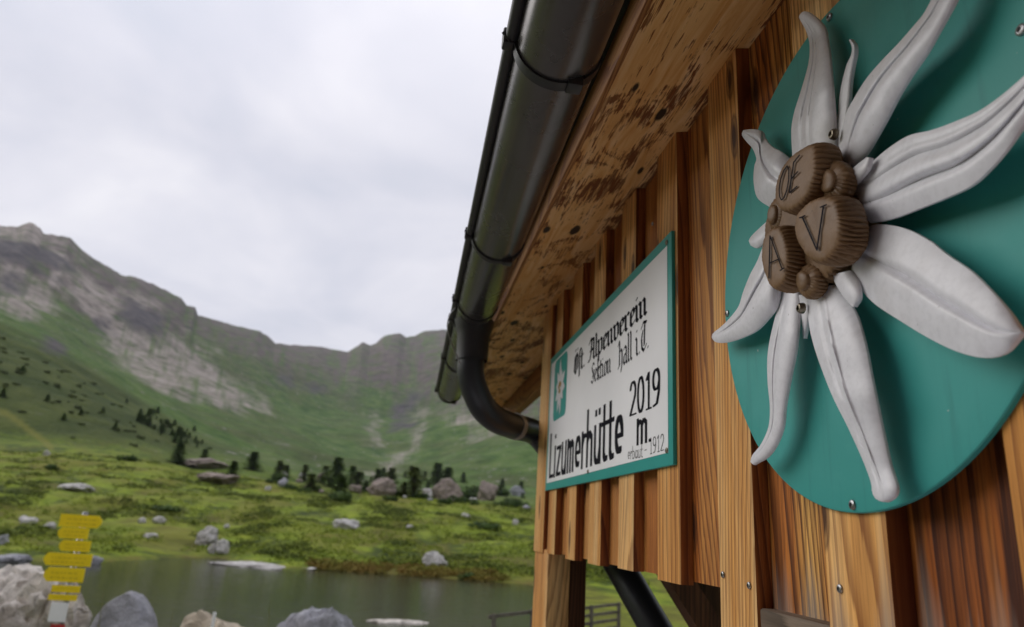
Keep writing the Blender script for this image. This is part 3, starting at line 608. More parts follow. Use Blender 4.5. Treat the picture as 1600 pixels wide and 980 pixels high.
def screw_mesh(c, r, h=0.004, slot=True):
    # pan head facing away from the wall (-x)
    mb = MB(); n = 20; c = Vector(c); v = []; f = []
    prof = [(1.0, 0.0), (1.0, 0.25), (0.92, 0.7), (0.7, 0.95), (0.42, 1.0), (0.40, 0.35), (0.0, 0.3)]
    for (q, z) in prof:
        for k in range(n):
            a = 2*math.pi*k/n; rr = r*q*(1 if q != 0.40 and q != 0.42 else (1+0.35*(k % 4 == 0))); v.append((c.x-h*z, c.y+rr*math.cos(a), c.z+rr*math.sin(a)))
    for i in range(len(prof)-1):
        for k in range(n): f.append((i*n+k, i*n+(k+1) % n, (i+1)*n+(k+1) % n, (i+1)*n+k))
    mb.add(v, f); return mb
for (px, py, la) in ((1313, 920, DB-0.0005), (1130, 898, DB-0.0005), (1171, 915, DB-0.0005), (1020, 350, BD), (1190, 600, BD)):
    c = W(px, py, la); smooth_edges(screw_mesh(c, 0.0055, 0.003).build('screw', MT['steel'], wall_o), 30)

# ------------------------------------------------------------------ the flower emblem
CY, CZ, CR = 1.51198*D, 0.72139*D, 0.64888*D
emb = empty('flower_emblem', (D, CY, EYE+CZ)); tag(emb, 'round teal emblem with a white sculpted edelweiss and brown centre on the wall', 'emblem')
v = []; f = []; n = 160
prof = [(0.0, 0.0), (0.5, 0.0), (0.9, 0.0), (0.985, 0.0), (0.9965, 0.0007), (1.0, 0.002), (1.0, 0.0075), (0.9, 0.0078)]
for (q, x) in prof:
    for k in range(n):
        a = 2*math.pi*k/n; v.append((D+x, CY+CR*q*math.cos(a), EYE+CZ+CR*q*math.sin(a)))
for i in range(len(prof)-1):
    for k in range(n): f.append((i*n+k, (i+1)*n+k, (i+1)*n+(k+1) % n, i*n+(k+1) % n))
disc = obj('backing_disc', v, f, MT['teal'], emb); smooth_edges(disc, 30)
def z1(p): return (1100+p[0]/2.45, p[1]/2.45)
def z2(p): return (1100+p[0]/2.228, 380+p[1]/2.228)
def z6(p): return (1170+p[0]/3.5, 200+p[1]/3.5)
def petal(L, Rr, conv, heights, bulge=0.20, ribs=((0.0, 0.12, 0.35),), nt=60, ns=45, thick=0.006, name='petal', crease=None):
    # L, Rr: the two margins from base to tip; heights: rise of the petal over the disc from base to tip (m)
    A = catmull([conv(p) for p in L], nt); B = catmull([conv(p) for p in Rr], nt)
    H = 0.68*np.interp(np.linspace(0, 1, nt), np.linspace(0, 1, len(heights)), heights)
    kk = np.array([1, 2, 3, 2, 1.0]); kk /= kk.sum(); Hp = np.pad(H, 2, mode='edge'); H = sum(kk[j]*Hp[j:j+nt] for j in range(5))
    front = []; sd = rnd.random()*90
    for i in range(nt):
        wpx = np.linalg.norm(A[i]-B[i]); wm = wpx*(D-H[i])/ (0.5*(A[i][0]+B[i][0])-626)
        u = i/(nt-1)
        for j in range(ns):
            s = -1+2*j/(ns-1); s_ = math.sin(s*math.pi/2)
            p = A[i]*(1-(s_+1)/2)+B[i]*((s_+1)/2)
            h = bulge*wm*(1-s_*s_)
            for (m0, wd, dp) in ribs:
                m_ = m0(u) if callable(m0) else m0
                h -= 1.35*dp*bulge*wm*math.exp(-(abs(s_-m_)/(wd*0.85))**1.5)*(1-s_*s_)*min(1, 3*u+0.2)*min(1, (1-u)*4+0.1)
            h += 0.0016*mnoise.noise(Vector((sd+p[0]*0.02, p[1]*0.02, 0)))*min(1, wm/0.03)
            front.append(W(p[0], p[1], D-H[i]-h))
    nf = len(front); back = [q+Vector((thick*(0.5+0.5*(1-abs(-1+2*(k % ns)/(ns-1))**3)), 0, 0)) for k, q in enumerate(front)]
    f = []
    for i in range(nt-1):
        for j in range(ns-1):
            a, b, c, d = i*ns+j, i*ns+j+1, (i+1)*ns+j+1, (i+1)*ns+j
            f.append((a, b, c, d)); f.append((nf+d, nf+c, nf+b, nf+a))
    for i in range(nt-1):
        a, d = i*ns, (i+1)*ns; f.append((d, nf+d, nf+a, a)); a, d = i*ns+ns-1, (i+1)*ns+ns-1; f.append((a, nf+a, nf+d, d))
    for j in range(ns-1):
        f.append((j+1, j, nf+j, nf+j+1)); a = (nt-1)*ns+j; f.append((a, a+1, nf+a+1, nf+a))
    o = obj(name, front+back, f, MT['petal'], emb)
    bm = bmesh.new(); bm.from_mesh(o.data); bmesh.ops.recalc_face_normals(bm, faces=bm.faces[:]); bm.to_mesh(o.data); bm.free()
    smooth_edges(o, 60); return o
petal([(338, 600), (334, 500), (345, 430), (370, 350), (398, 250), (404, 180), (395, 130), (378, 95), (363, 65), (372, 50)], [(505, 575), (499, 460), (491, 350), (481, 230), (471, 160), (462, 112), (445, 85), (420, 62), (392, 44), (376, 46)], z1, [0.04, 0.05, 0.055, 0.05, 0.04, 0.05], 0.2, ((-0.55, 0.10, 0.5), (-0.2, 0.08, 0.2)))
petal([(470, 560), (490, 480), (511, 440), (516, 385), (527, 320), (545, 250), (562, 212), (566, 182), (555, 154)], [(545, 560), (546, 500), (550, 430), (556, 380), (561, 310), (570, 250), (578, 208), (576, 172), (559, 149)], z1, [0.03, 0.035, 0.04, 0.045, 0.05, 0.06], 0.22, ((0.1, 0.2, 0.3),), 36, 13)
petal([(512, 640), (520, 540), (542, 440), (572, 380), (622, 300), (682, 230), (742, 168), (800, 102), (842, 50), (880, -20), (925, -85), (975, -130)], [(575, 640), (622, 588), (662, 522), (702, 450), (742, 372), (792, 290), (852, 202), (902, 112), (942, 40), (968, -12), (990, -70), (985, -128)], z1, [0.035, 0.05, 0.06, 0.065, 0.06, 0.05], 0.2, ((-0.35, 0.11, 0.55),), 56)
petal([(550, 715), (580, 665), (640, 622), (702, 570), (782, 520), (872, 498), (962, 465), (1052, 425), (1132, 370), (1192, 320), (1262, 255), (1340, 170), (1385, 120)], [(575, 790), (612, 850), (662, 850), (732, 835), (822, 800), (922, 760), (1022, 712), (1092, 650), (1152, 580), (1202, 510), (1262, 420), (1345, 290), (1390, 128)], z1, [0.035, 0.05, 0.06, 0.062, 0.055, 0.045], 0.13, ((-0.42, 0.13, 0.9), (0.25, 0.11, 1.0), (-0.75, 0.08, 0.4)), 60, 37)
def c5(p): return z1(p) if p[2] == 1 else z2(p)
petal([(600, 900, 1), (640, 864, 1), (702, 861, 1), (782, 880, 1), (862, 922, 1), (846, 40, 2), (932, 100, 2), (1002, 170, 2), (1062, 240, 2), (1098, 296, 2), (1106, 308, 2)], [(512, 90, 2), (540, 150, 2), (592, 210, 2), (682, 270, 2), (772, 325, 2), (862, 370, 2), (942, 395, 2), (1002, 398, 2), (1052, 380, 2), (1086, 342, 2), (1105, 314, 2)], c5, [0.04, 0.05, 0.055, 0.06, 0.06, 0.055], 0.13, ((0.02, 0.085, 0.75),), 60, 37)
petal([(358, 150), (364, 270), (380, 350), (410, 440), (450, 540), (500, 640), (550, 750), (580, 830), (586, 870), (600, 893), (622, 901)], [(462, 145), (520, 230), (546, 300), (566, 380), (581, 460), (601, 560), (622, 660), (646, 770), (667, 835), (670, 866), (655, 890), (630, 901)], z2, [0.04, 0.05, 0.055, 0.055, 0.045, 0.04, 0.045], 0.17, ((lambda u: -0.1-0.25*math.sin(u*3), 0.10, -0.45), (lambda u: -0.35-0.2*math.sin(u*3), 0.12, 0.45)), 56)
petal([(275, 165), (244, 270), (222, 380), (221, 480), (229, 570), (224, 640), (198, 700), (168, 738), (161, 762)], [(330, 165), (327, 280), (319, 370), (301, 460), (282, 560), (273, 640), (250, 702), (218, 745), (172, 772)], z2, [0.035, 0.045, 0.05, 0.05, 0.045, 0.05], 0.2, ((-0.45, 0.14, 0.5),), 50)
petal([(330, 180), (336, 240), (341, 290), (345, 331)], [(370, 180), (365, 240), (357, 290), (347, 332)], z2, [0.035, 0.035, 0.03], 0.2, (), 16, 9)
petal([(445, 110), (462, 150), (490, 192), (516, 221)], [(508, 95), (534, 135), (541, 190), (520, 222)], z2, [0.05, 0.058, 0.058], 0.2, (), 18, 13)
petal([(212, -10), (186, 60), (160, 110), (136, 170), (120, 220), (90, 260), (60, 290), (32, 313), (27, 326)], [(268, 150), (252, 220), (221, 265), (181, 305), (131, 330), (82, 345), (50, 347), (34, 340), (27, 328)], z2, [0.04, 0.05, 0.05, 0.045, 0.045], 0.18, ((-0.35, 0.13, 0.6),), 44)
petal([(262, 828), (218, 868), (182, 903), (171, 922)], [(262, 905), (228, 935), (202, 951), (178, 940)], z1, [0.035, 0.035, 0.04], 0.18, (), 16, 11)
petal([(262, 800), (206, 760), (190, 700), (192, 640), (200, 608), (186, 570), (160, 540), (145, 517), (148, 503)], [(335, 615), (291, 580), (256, 560), (232, 530), (222, 507), (205, 497), (178, 495), (160, 497), (150, 499)], z1, [0.04, 0.05, 0.05, 0.045, 0.055, 0.06], 0.2, ((0.1, 0.14, 0.45),), 44)
petal([(548, 690), (566, 650), (592, 625), (622, 602)], [(580, 705), (606, 676), (628, 645), (635, 604)], z1, [0.06, 0.066, 0.066], 0.25, (), 18, 13)
# brown centre: three large lettered florets, smaller buds between
def floret(poly, hf, name='floret', grow=1.13, drop=0.05, ribs=36, dome=0.002, nn=352):
    P = catmull([z6(p) for p in poly]+[z6(poly[0])], nn+1)[:-1]
    pts = [W(p[0], p[1], D-hf) for p in P]; c = sum(pts, Vector())/nn
    rings = [(0.0, dome, 0), (0.35, dome, 0), (0.7, dome*0.8, 0), (0.9, dome*0.3, 0), (0.985, -0.0008, 0.2), (1.02, -0.003, 0.6), (1.0+0.6*(grow-1), -0.22*drop, 1), (grow, -0.45*drop, 1), (grow*1.005, -0.7*drop, 0.9), (grow*0.97, -0.9*drop, 0.6), (grow*0.86, -1.08*drop, 0.2)]
    v = []; f = []; sd = rnd.random()*40
    for (q, h, rb) in rings:
        for k in range(nn):
            d = pts[k]-c; ph = k/nn*ribs*2*math.pi + 4.5*mnoise.noise(Vector((sd+k*9.0/nn, h*50, 0)))
            s = q*(1+rb*0.05*(1+0.8*mnoise.noise(Vector((sd, k*14.0/nn, 5))))*(abs(math.sin(ph*0.5))**0.6-0.6)*2.0); jx = 0.0012*mnoise.noise(Vector((sd, d.y*q*60, d.z*q*60)))
            v.append((c.x-h+jx, c.y+d.y*s, c.z+d.z*s))
    for i in range(len(rings)-1):
        for k in range(nn): f.append((i*nn+k, i*nn+(k+1) % nn, (i+1)*nn+(k+1) % nn, (i+1)*nn+k))
    o = obj(name, v, f, MT['floret'], emb)
    bm = bmesh.new(); bm.from_mesh(o.data); bmesh.ops.remove_doubles(bm, verts=bm.verts[:], dist=1e-6); bmesh.ops.recalc_face_normals(bm, faces=bm.faces[:]); bm.to_mesh(o.data); bm.free()
    smooth_edges(o, 55); return o
fOE = floret([(146, 400), (144, 340), (158, 265), (198, 192), (250, 140), (315, 100), (352, 108), (358, 190), (352, 260), (330, 335), (298, 392), (250, 432), (200, 448), (164, 436)], 0.080, drop=0.038, grow=1.10)
fV = floret([(247, 545), (266, 470), (325, 410), (400, 384), (458, 398), (486, 468), (494, 560), (480, 640), (442, 700), (390, 727), (332, 712), (288, 660), (260, 605)], 0.084, drop=0.036, grow=1.10)
fA = floret([(69, 660), (84, 600), (118, 556), (158, 550), (188, 600), (205, 680), (207, 755), (190, 835), (150, 872), (116, 860), (88, 800), (71, 730)], 0.074, drop=0.036, grow=1.10)
for poly, hh, dr in (([(376, 290), (388, 246), (425, 224), (458, 243), (466, 290), (452, 338), (415, 354), (384, 334)], 0.066, 0.030), ([(104, 480), (108, 440), (125, 420), (143, 430), (148, 470), (140, 510), (122, 528), (108, 515)], 0.056, 0.028), ([(256, 840), (262, 800), (290, 782), (316, 800), (322, 840), (312, 875), (288, 890), (264, 872)], 0.060, 0.030)):
    floret(poly, hh, 'small_floret', 1.75, dr*0.75, 22, 0.003, 220)
# the packed brown disc the florets grow from
floret([(120, 430), (200, 250), (330, 180), (430, 170), (480, 300), (560, 470), (540, 640), (470, 740), (380, 830), (250, 860), (140, 800), (90, 640), (90, 520)], 0.047, 'flower_core', 1.02, 0.045, 60, 0.004)

# ------------------------------------------------------------------ lettering: pen strokes swept with a nib, each stroke a thin layer of paint
def hull(p):
    p = sorted(set((round(a, 6), round(b, 6)) for a, b in p))
    def half(q):
        h = []
        for c in q:
            while len(h) >= 2 and (h[-1][0]-h[-2][0])*(c[1]-h[-2][1])-(h[-1][1]-h[-2][1])*(c[0]-h[-2][0]) <= 0: h.pop()
            h.append(c)
        return h
    a = half(p); b = half(p[::-1]); return a[:-1]+b[:-1]
def ink(strokes, nib, to3d, mb, step=2.5e-5):
    # strokes: polylines in letter units; nib: polygon in letter units; to3d(u, v, lift)
    c = 0
    for s in strokes:
        for p, q in zip(s[:-1], s[1:]):
            h = hull([(p[0]+a, p[1]+b) for a, b in nib]+[(q[0]+a, q[1]+b) for a, b in nib])
            lift = 0.0004+step*(c % 7); c += 1
            mb.add([to3d(u, v, lift) for u, v in h], [tuple(range(len(h)))])
def face_ink(strokes, par, hf, name, wd=3.2):
    mb = MB(); nib = [(-wd, -wd*0.5), (wd*0.6, -wd*0.9), (wd, wd*0.5), (-wd*0.6, wd*0.9)]
    def to3d(u, v, l): q = z6((u, v)); return W(q[0], q[1], D-hf-0.0036-l)
    ink(strokes, nib, to3d, mb, 4e-5); o = mb.build(name, MT['ink'], par); return o
face_ink([[(168, 375), (166, 335), (174, 280), (192, 232), (210, 208), (219, 228), (218, 285), (208, 340), (192, 382), (178, 394), (168, 375)], [(222, 356), (232, 280), (246, 185)], [(246, 188), (278, 148)], [(234, 278), (268, 238)], [(222, 356), (263, 320)]], fOE, 0.080, 'letters')
face_ink([[(292, 486), (372, 668)], [(372, 668), (408, 428)], [(278, 492), (306, 480)], [(392, 434), (424, 420)]], fV, 0.084, 'letter', 4.5)
face_ink([[(116, 590), (110, 822)], [(116, 590), (182, 772)], [(112, 740), (162, 718)], [(172, 780), (190, 766)]], fA, 0.074, 'letter', 3.6)
# screws of the emblem
for (px, py, la, r_) in ((1306, 210.5, D-0.036, 0.0075), (1255, 482, D-0.036, 0.0075)):
    c = W(px, py, la); o = screw_mesh(c, r_, 0.008).build('bolt', MT['brass'], emb); smooth_edges(o, 30)
for (px, py) in ((1297, 27), (1137, 490), (1333, 789), (1597, 47)):
    c = W(px, py, D); smooth_edges(screw_mesh(c, 0.0062, 0.0035).build('screw', MT['steel'], emb), 30)

# ------------------------------------------------------------------ the name board
SL = 0.5*(5.152+5.166)*D; SRt = 0.5*(2.6294+2.6498)*D; ZB = EYE+0.5*(0.2558+0.2638)*D; ZT = EYE+0.5*(1.2015+1.2350)*D
board = empty('name_board', (D, SL, ZB)); tag(board, 'white sign with teal border and black hut name lettering', 'sign')
mb = MB(); mb.box(D-0.001, DB-0.0003, SRt, SL, ZB, ZT, 0.001); smooth_edges(mb.build('border', MT['teal_sign'], board))
mb = MB(); bw = 0.027; mb.box(D-0.0018, D-0.0012, SRt+bw, SL-bw, ZB+bw, ZT-bw); mb.build('panel', MT['white_sign'], board)
FACE = D-0.0018
def S(px, py): q = W(px, py, FACE); return (SL-q.y, q.z-ZB)        # coordinates on the board: from its left edge, from its foot
def sign3d(s, t, l): return (FACE-l, SL-s, ZB+t)
def arc(cx, cy, rx, ry, a0, a1, n=10): return [(cx+rx*math.cos(R(a0+(a1-a0)*i/n)), cy+ry*math.sin(R(a0+(a1-a0)*i/n))) for i in range(n+1)]
def minim(x): return [(x-.09, .98), (x+.04, .86), (x+.04, .13), (x+.17, .02)]
FR = {  # broken-script letters
 'i': ([minim(0), [(.04, 1.36), (.05, 1.34)]], .30), 'n': ([minim(0), [(.04, .8), (.3, 1.0), (.42, .86), (.42, .13), (.56, .02)]], .68), 'r': ([minim(0), [(.04, .8), (.25, 1.0), (.38, .9)]], .46),
 'e': ([[(.05, .86), (.05, .15), (.2, .02), (.4, .16)], [(.05, .88), (.22, 1.0), (.38, .84), (.37, .66), (.06, .46)]], .52), 'v': ([[(-.08, 1), (.06, .88), (.06, .15), (.24, 0), (.46, .2), (.46, .84), (.3, 1.02), (.08, .8)]], .60),
 'p': ([[(-.1, 1), (.04, .88), (.04, -.5)], [(.04, .8), (.3, 1.0), (.45, .85), (.45, .15), (.28, 0), (.04, .12)]], .60), 'l': ([[(-.04, 1.62), (.04, 1.5), (.04, .12), (.18, .0)]], .30),
 't': ([[(.06, 1.35), (.06, .12), (.2, 0), (.34, .1)], [(-.08, 1.0), (.28, 1.0)]], .40), 'ſ': ([[(.32, 1.48), (.14, 1.6), (.05, 1.4), (.05, -.4)]], .28),
 'o': ([[(.05, .85), (.05, .15), (.22, 0), (.44, .15), (.44, .85), (.25, 1.0), (.05, .85)]], .60), 'k': ([[(-.04, 1.62), (.04, 1.5), (.04, .12), (.16, 0)], [(.05, .7), (.25, 1.0), (.38, .85), (.1, .55), (.42, .02)]], .52),
 'a': ([[(.05, .9), (.25, 1.02), (.42, .88), (.42, .12), (.56, 0)], [(.42, .6), (.1, .5), (.05, .15), (.2, 0), (.42, .2)]], .64),
 'A': ([[(.0, 1.3), (.2, 1.58), (.36, 1.42), (.3, .6), (.1, .08), (-.1, .08)], [(.36, 1.52), (.66, 1.42), (.66, .12), (.8, 0)], [(.15, .74), (.66, .74)]], .90),
 'Ö': ([[(.1, 1.3), (.05, .3), (.3, 0), (.62, .3), (.62, 1.2), (.4, 1.5), (.1, 1.3)], [(.33, 1.4), (.33, .25)], [(.18, 1.82), (.2, 1.8)], [(.5, 1.82), (.52, 1.8)]], .80),
 'S': ([[(.55, 1.4), (.33, 1.58), (.08, 1.28), (.25, .9), (.5, .65), (.55, .3), (.28, 0), (.0, .2)], [(.5, 1.0), (.2, .4)]], .68),
 'H': ([[(-.02, 1.35), (.14, 1.58), (.2, 1.4), (.2, .1), (.02, .0)], [(.2, .85), (.45, 1.02), (.6, .84), (.6, .1), (.46, -.28)]], .76),
 'T': ([[(.02, 1.3), (.26, 1.56), (.68, 1.46)], [(.2, 1.1), (.05, .7), (.1, .2), (.36, 0), (.66, .25)], [(.45, 1.4), (.4, .3)]], .76), '.': ([[(.05, .06), (.06, .05)]], .24), ' ': ([], .42)}
RO = {  # plain brush letters, x height 1, ascender 1.55
 'L': ([[(.06, 1.5), (.06, .08), (.5, .08)]], .60), 'i': ([[(.06, 1.0), (.06, .06)], [(.06, 1.38), (.06, 1.36)]], .28), 'z': ([[(.02, .94), (.42, .94), (.03, .08), (.44, .08)]], .56),
 'u': ([[(.06, 1.0), (.06, .3)]+arc(.26, .3, .2, .24, 180, 300, 5)+[(.46, .4)], [(.46, 1.0), (.46, .06)]], .62), 'm': ([[(.06, 1.0), (.06, .06)], [(.06, .75), (.2, .93), (.34, .8), (.34, .06)], [(.34, .75), (.48, .93), (.62, .8), (.62, .06)]], .80),
 'e': ([[(.08, .52), (.46, .52)]+arc(.27, .55, .2, .4, 0, 300, 14)], .60), 'r': ([[(.06, 1.0), (.06, .06)], [(.06, .68), (.2, .92), (.36, .9)]], .42), 'h': ([[(.06, 1.55), (.06, .06)], [(.06, .72), (.24, .93), (.44, .78), (.44, .06)]], .62),
 'ü': ([[(.06, 1.0), (.06, .3)]+arc(.26, .3, .2, .24, 180, 300, 5)+[(.46, .4)], [(.46, 1.0), (.46, .06)], [(.12, 1.40), (.12, 1.34)], [(.40, 1.40), (.40, 1.34)]], .62), 't': ([[(.12, 1.42), (.12, .2), (.2, .07), (.32, .1)], [(-.02, .98), (.32, .98)]], .42),
 'b': ([[(.06, 1.55), (.06, .06)]+arc(.24, .5, .2, .44, 240, 480, 12)], .58), 'a': ([arc(.25, .5, .2, .44, 60, 330, 14), [(.46, .96), (.46, .06)]], .60), '-': ([[(.05, .55), (.4, .55)]], .55), ' ': ([], .4), '.': ([[(.06, .08), (.06, .06)]], .2),
 '2': ([arc(.3, 1.1, .24, .38, 170, 0, 8)+[(.5, .85), (.06, .08), (.56, .08)]], .72), '0': ([arc(.3, .78, .25, .72, 0, 360, 24)], .72), '1': ([[(.1, 1.25), (.28, 1.5), (.28, .08)], [(.12, .06), (.44, .06)]], .58),
 '9': ([arc(.3, 1.08, .24, .40, 0, 360, 18), [(.54, 1.1), (.52, .6), (.36, .14), (.12, .08)]], .72)}
def write(text, table, p0, p1, nib, name, asc=None, gap=0.0, xh_px=None):
    # p0, p1: pixel of the foot of the first and last letter; xh_px: pixel of the top of an x-high stroke above p0
    a = S(*p0); b = S(*p1); tot = sum(table[c][1]+gap for c in text)-gap
    t = S(*xh_px); hx = (t[1]-a[1])/asc; kx = (b[0]-a[0])/tot; sl = (b[1]-a[1])/(b[0]-a[0])
    mb = MB(); x = 0.0; cnt = 0
    for c in text:
        st, adv = table[c]
        nb_ = [(u/kx*hx*0+u, v) for u, v in nib]
        def to3d(u, v, l, x=x): s = a[0]+(x+u)*kx; return sign3d(s, a[1]+sl*(s-a[0])+v*hx, l)
        ink(st, nb_, to3d, mb); x += adv+gap
    return mb.build(name, MT['ink'], board)
def nibang(w, t, ang):
    c, s = math.cos(R(ang)), math.sin(R(ang)); return [(w*c-t*s, w*s+t*c), (w*c+t*s, w*s-t*c), (-w*c+t*s, -w*s-t*c), (-w*c-t*s, -w*s+t*c)]
write('Öſt. Alpenverein', FR, (897, 586), (1012, 489), nibang(.105, .03, 38), 'lettering', asc=1.55, gap=0.06, xh_px=(897, 556))
write('Sektion', FR, (924, 600), (955, 581), nibang(.085, .028, 38), 'lettering', asc=1.55, gap=0.05, xh_px=(924, 570))
write('Hall i.T.', FR, (966, 576), (1015, 542), nibang(.085, .028, 38), 'lettering', asc=1.55, gap=0.05, xh_px=(966, 536))
write('Lizumerhütte', RO, (858, 749), (975, 713), [(-.088, -.06), (.088, -.06), (.088, .06), (-.088, .06)], 'lettering', asc=1.55, gap=0.04, xh_px=(860, 679))
write('2019', RO, (984, 653), (1034, 633), [(-.085, -.035), (.085, -.035), (.085, .035), (-.085, .035)], 'lettering', asc=1.5, xh_px=(984, 599))
write('m.', RO, (995, 697), (1019, 690), [(-.075, -.05), (.075, -.05), (.075, .05), (-.075, .05)], 'lettering', asc=1.0, xh_px=(997, 656))
write('erbaut', RO, (981, 719), (1005, 715), [(-.034, -.034), (.034, -.034), (.034, .034), (-.034, .034)], 'lettering', asc=1.55, xh_px=(981, 699))
write('- 1912', RO, (1007, 713), (1039, 704), [(-.034, -.034), (.034, -.034), (.034, .034), (-.034, .034)], 'lettering', asc=1.5, xh_px=(1007, 688))
# little flower badge on the board
bl, br_ = S(865, 656), S(885, 650); tl, tr = S(867, 563), S(886, 552)
s0, s1, t0, t1 = 0.5*(bl[0]+tl[0]), 0.5*(br_[0]+tr[0]), 0.5*(bl[1]+br_[1]), 0.5*(tl[1]+tr[1])
rr = 0.03; out = []
for (cx, cy, a0) in ((s1-rr, t1-rr, 0), (s0+rr, t1-rr, 90), (s0+rr, t0+rr, 180), (s1-rr, t0+rr, 270)): out += arc(cx, cy, rr, rr, a0, a0+90, 6)
mb = MB(); mb.add([sign3d(u, v, 0.0006) for u, v in out], [tuple(range(len(out)))[::-1]]); badge = mb.build('badge', MT['teal_sign'], board)
mb = MB(); cs, ct = 0.5*(s0+s1), 0.5*(t0+t1); hw, hh = 0.5*(s1-s0), 0.5*(t1-t0)
for kx, (ang, ln) in enumerate(((92, .95), (62, .6), (28, .85), (-8, .8), (-40, .7), (-80, .95), (-112, .85), (-150, .75), (172, .6), (130, .7))):
    ca, sa_ = math.cos(R(ang)), math.sin(R(ang)); L_ = ln
    prof = [(0.05, .03), (.3, .12), (.55, .15), (.8, .09), (1, .0)]
    pts = [(x*L_, w) for x, w in prof]+[(x*L_, -w) for x, w in prof[-2::-1]]
    mb.add([sign3d(cs+(u*ca-w*sa_)*hw, ct+(u*sa_+w*ca)*hh, 0.0012+kx*0.0001+0.0006*(abs(w) < .05)) for u, w in pts], [tuple(range(len(pts)))])
mb.build('petals', MT['petal'], badge)
MT['ochre'] = paint_mat('ochre_paint', (0.36, 0.20, 0.03), 0.5)
mb = MB()
for (u, w) in ((-.12, .02), (.1, .06), (.0, -.14), (.0, .1)): mb.add([sign3d(cs+(u+.16*math.cos(a))*hw, ct+(w+.075*math.sin(a))*hh, 0.0026+u*0.001) for a in np.linspace(0, 2*math.pi, 14)[:-1]], [tuple(range(13))])
mb.build('centre', MT['ochre'], badge)
for (px, py) in ((1042, 379), (1042, 704), (919, 737)):
    c = W(px, py, D-0.002); smooth_edges(screw_mesh(c, 0.0062, 0.003).build('screw', MT['brass'], board), 30)

# ------------------------------------------------------------------ signpost by the water
sp_base = AY(88, 1010, 8.8); sp_xy = (sp_base.x, sp_base.y); zb = gz(*sp_xy)
post = empty('trail_signpost', (sp_xy[0], sp_xy[1], zb)); tag(post, 'steel post with seven yellow trail arrows and a white plate by the boulders', 'signpost')
top = AY(126, 801, 8.8)
mb = MB(); mb.tube([(sp_xy[0], sp_xy[1], zb-0.1), (sp_xy[0], sp_xy[1], top.z)], 0.03, 14); mb.tube([(sp_xy[0], sp_xy[1], top.z), (sp_xy[0], sp_xy[1], top.z+0.01)], [0.033, 0.02], 14); pole = mb.build('pole', MT['steel'], post, True)
def arrow(corners, tip, inner=False):
    # corners: pixel rectangle (x0, x1, ytop at x0, ybot at x0, ytop at x1, ybot at x1); tip: 'l', 'r' or None
    x0, x1, a, b, c, d = corners; Y = sp_xy[1]-0.045
    P = [AY(x0, a, Y), AY(x1, c, Y), AY(x1, d, Y), AY(x0, b, Y)]
    cxx = sp_xy[0]; zt = 0.5*(P[0].z+P[1].z); zb_ = 0.5*(P[2].z+P[3].z); xl = 0.5*(P[0].x+P[3].x); xr = 0.5*(P[1].x+P[2].x); k_ = 0.28*(zt-zb_)
    if tip == 'l': out = [(xl+k_, zt), (xr, zt), (xr-0.0, zb_), (xl+k_, zb_), (xl, zb_+0.35*(zt-zb_)), (xl, zb_+0.65*(zt-zb_))]
    elif tip == 'r': out = [(xl, zt), (xr-k_, zt), (xr, zb_+0.65*(zt-zb_)), (xr, zb_+0.35*(zt-zb_)), (xr-k_, zb_), (xl, zb_)]
    else: out = [(xl, zt), (xr, zt), (xr, zb_), (xl, zb_)]
    n = len(out); v = [(x, Y, z) for x, z in out]+[(x, Y+0.012, z) for x, z in out]
    f = [tuple(range(n)), tuple(range(2*n-1, n-1, -1))]+[(i, n+i, n+(i+1) % n, (i+1) % n) for i in range(n)]
    return v, f, (xl, xr, zb_, zt, Y)
MT['sign_ink'] = paint_mat('faded_sign_ink', (0.74, 0.55, 0.01), 0.6, 0.1, 0.0)
for cr, tp in (((93, 159, 804, 823, 805, 826), 'r'), ((90, 138, 824, 842, 825, 842), 'l'), ((92, 141, 844, 862, 845, 862), 'l'), ((68, 143, 863, 884, 866, 885), 'l'), ((68, 131, 887, 908, 887, 911), 'l'), ((80, 125, 915, 926, 915, 926), None), ((75, 120, 929, 938, 929, 939), None)):
    v, f, (xl, xr, z0, z1_, Y) = arrow(cr, tp); o = obj('arrow_sign' if tp else 'sign_plate', v, f, MT['yellow'], post)
    h = z1_-z0
    for q in range(2 if h > 0.1 else 1):       # rows of small lettering, unreadable at this distance
        mb = MB(); zz_ = z0+h*(0.62-0.34*q); x = xl+0.10*(xr-xl)+0.03
        while x < xr-0.16*(xr-xl):
            w = rnd.uniform(0.012, 0.05); mb.box(x, min(x+w, xr-0.04), Y-0.0015, Y-0.0005, zz_-h*0.05, zz_+h*0.06); x += w+0.014
        mb.build('lettering', MT['sign_ink'], o)
    mb = MB(); mb.tube([(sp_xy[0], Y+0.012, z0+h*0.5), (sp_xy[0], sp_xy[1], z0+h*0.5)], 0.014, 8); mb.box(sp_xy[0]-0.05, sp_xy[0]+0.05, Y+0.0125, Y+0.02, z0+h*0.38, z0+h*0.62); mb.build('clip', MT['steel'], o)
v, f, q = arrow((77, 104, 942, 972, 942, 972), None); obj('plate', v, f, MT['white_sign'], post)
MT['red'] = paint_mat('red_paint', (0.45, 0.03, 0.03), 0.5)
v, f, q = arrow((78, 100, 976, 990, 976, 990), None); obj('plate', v, f, MT['red'], post)

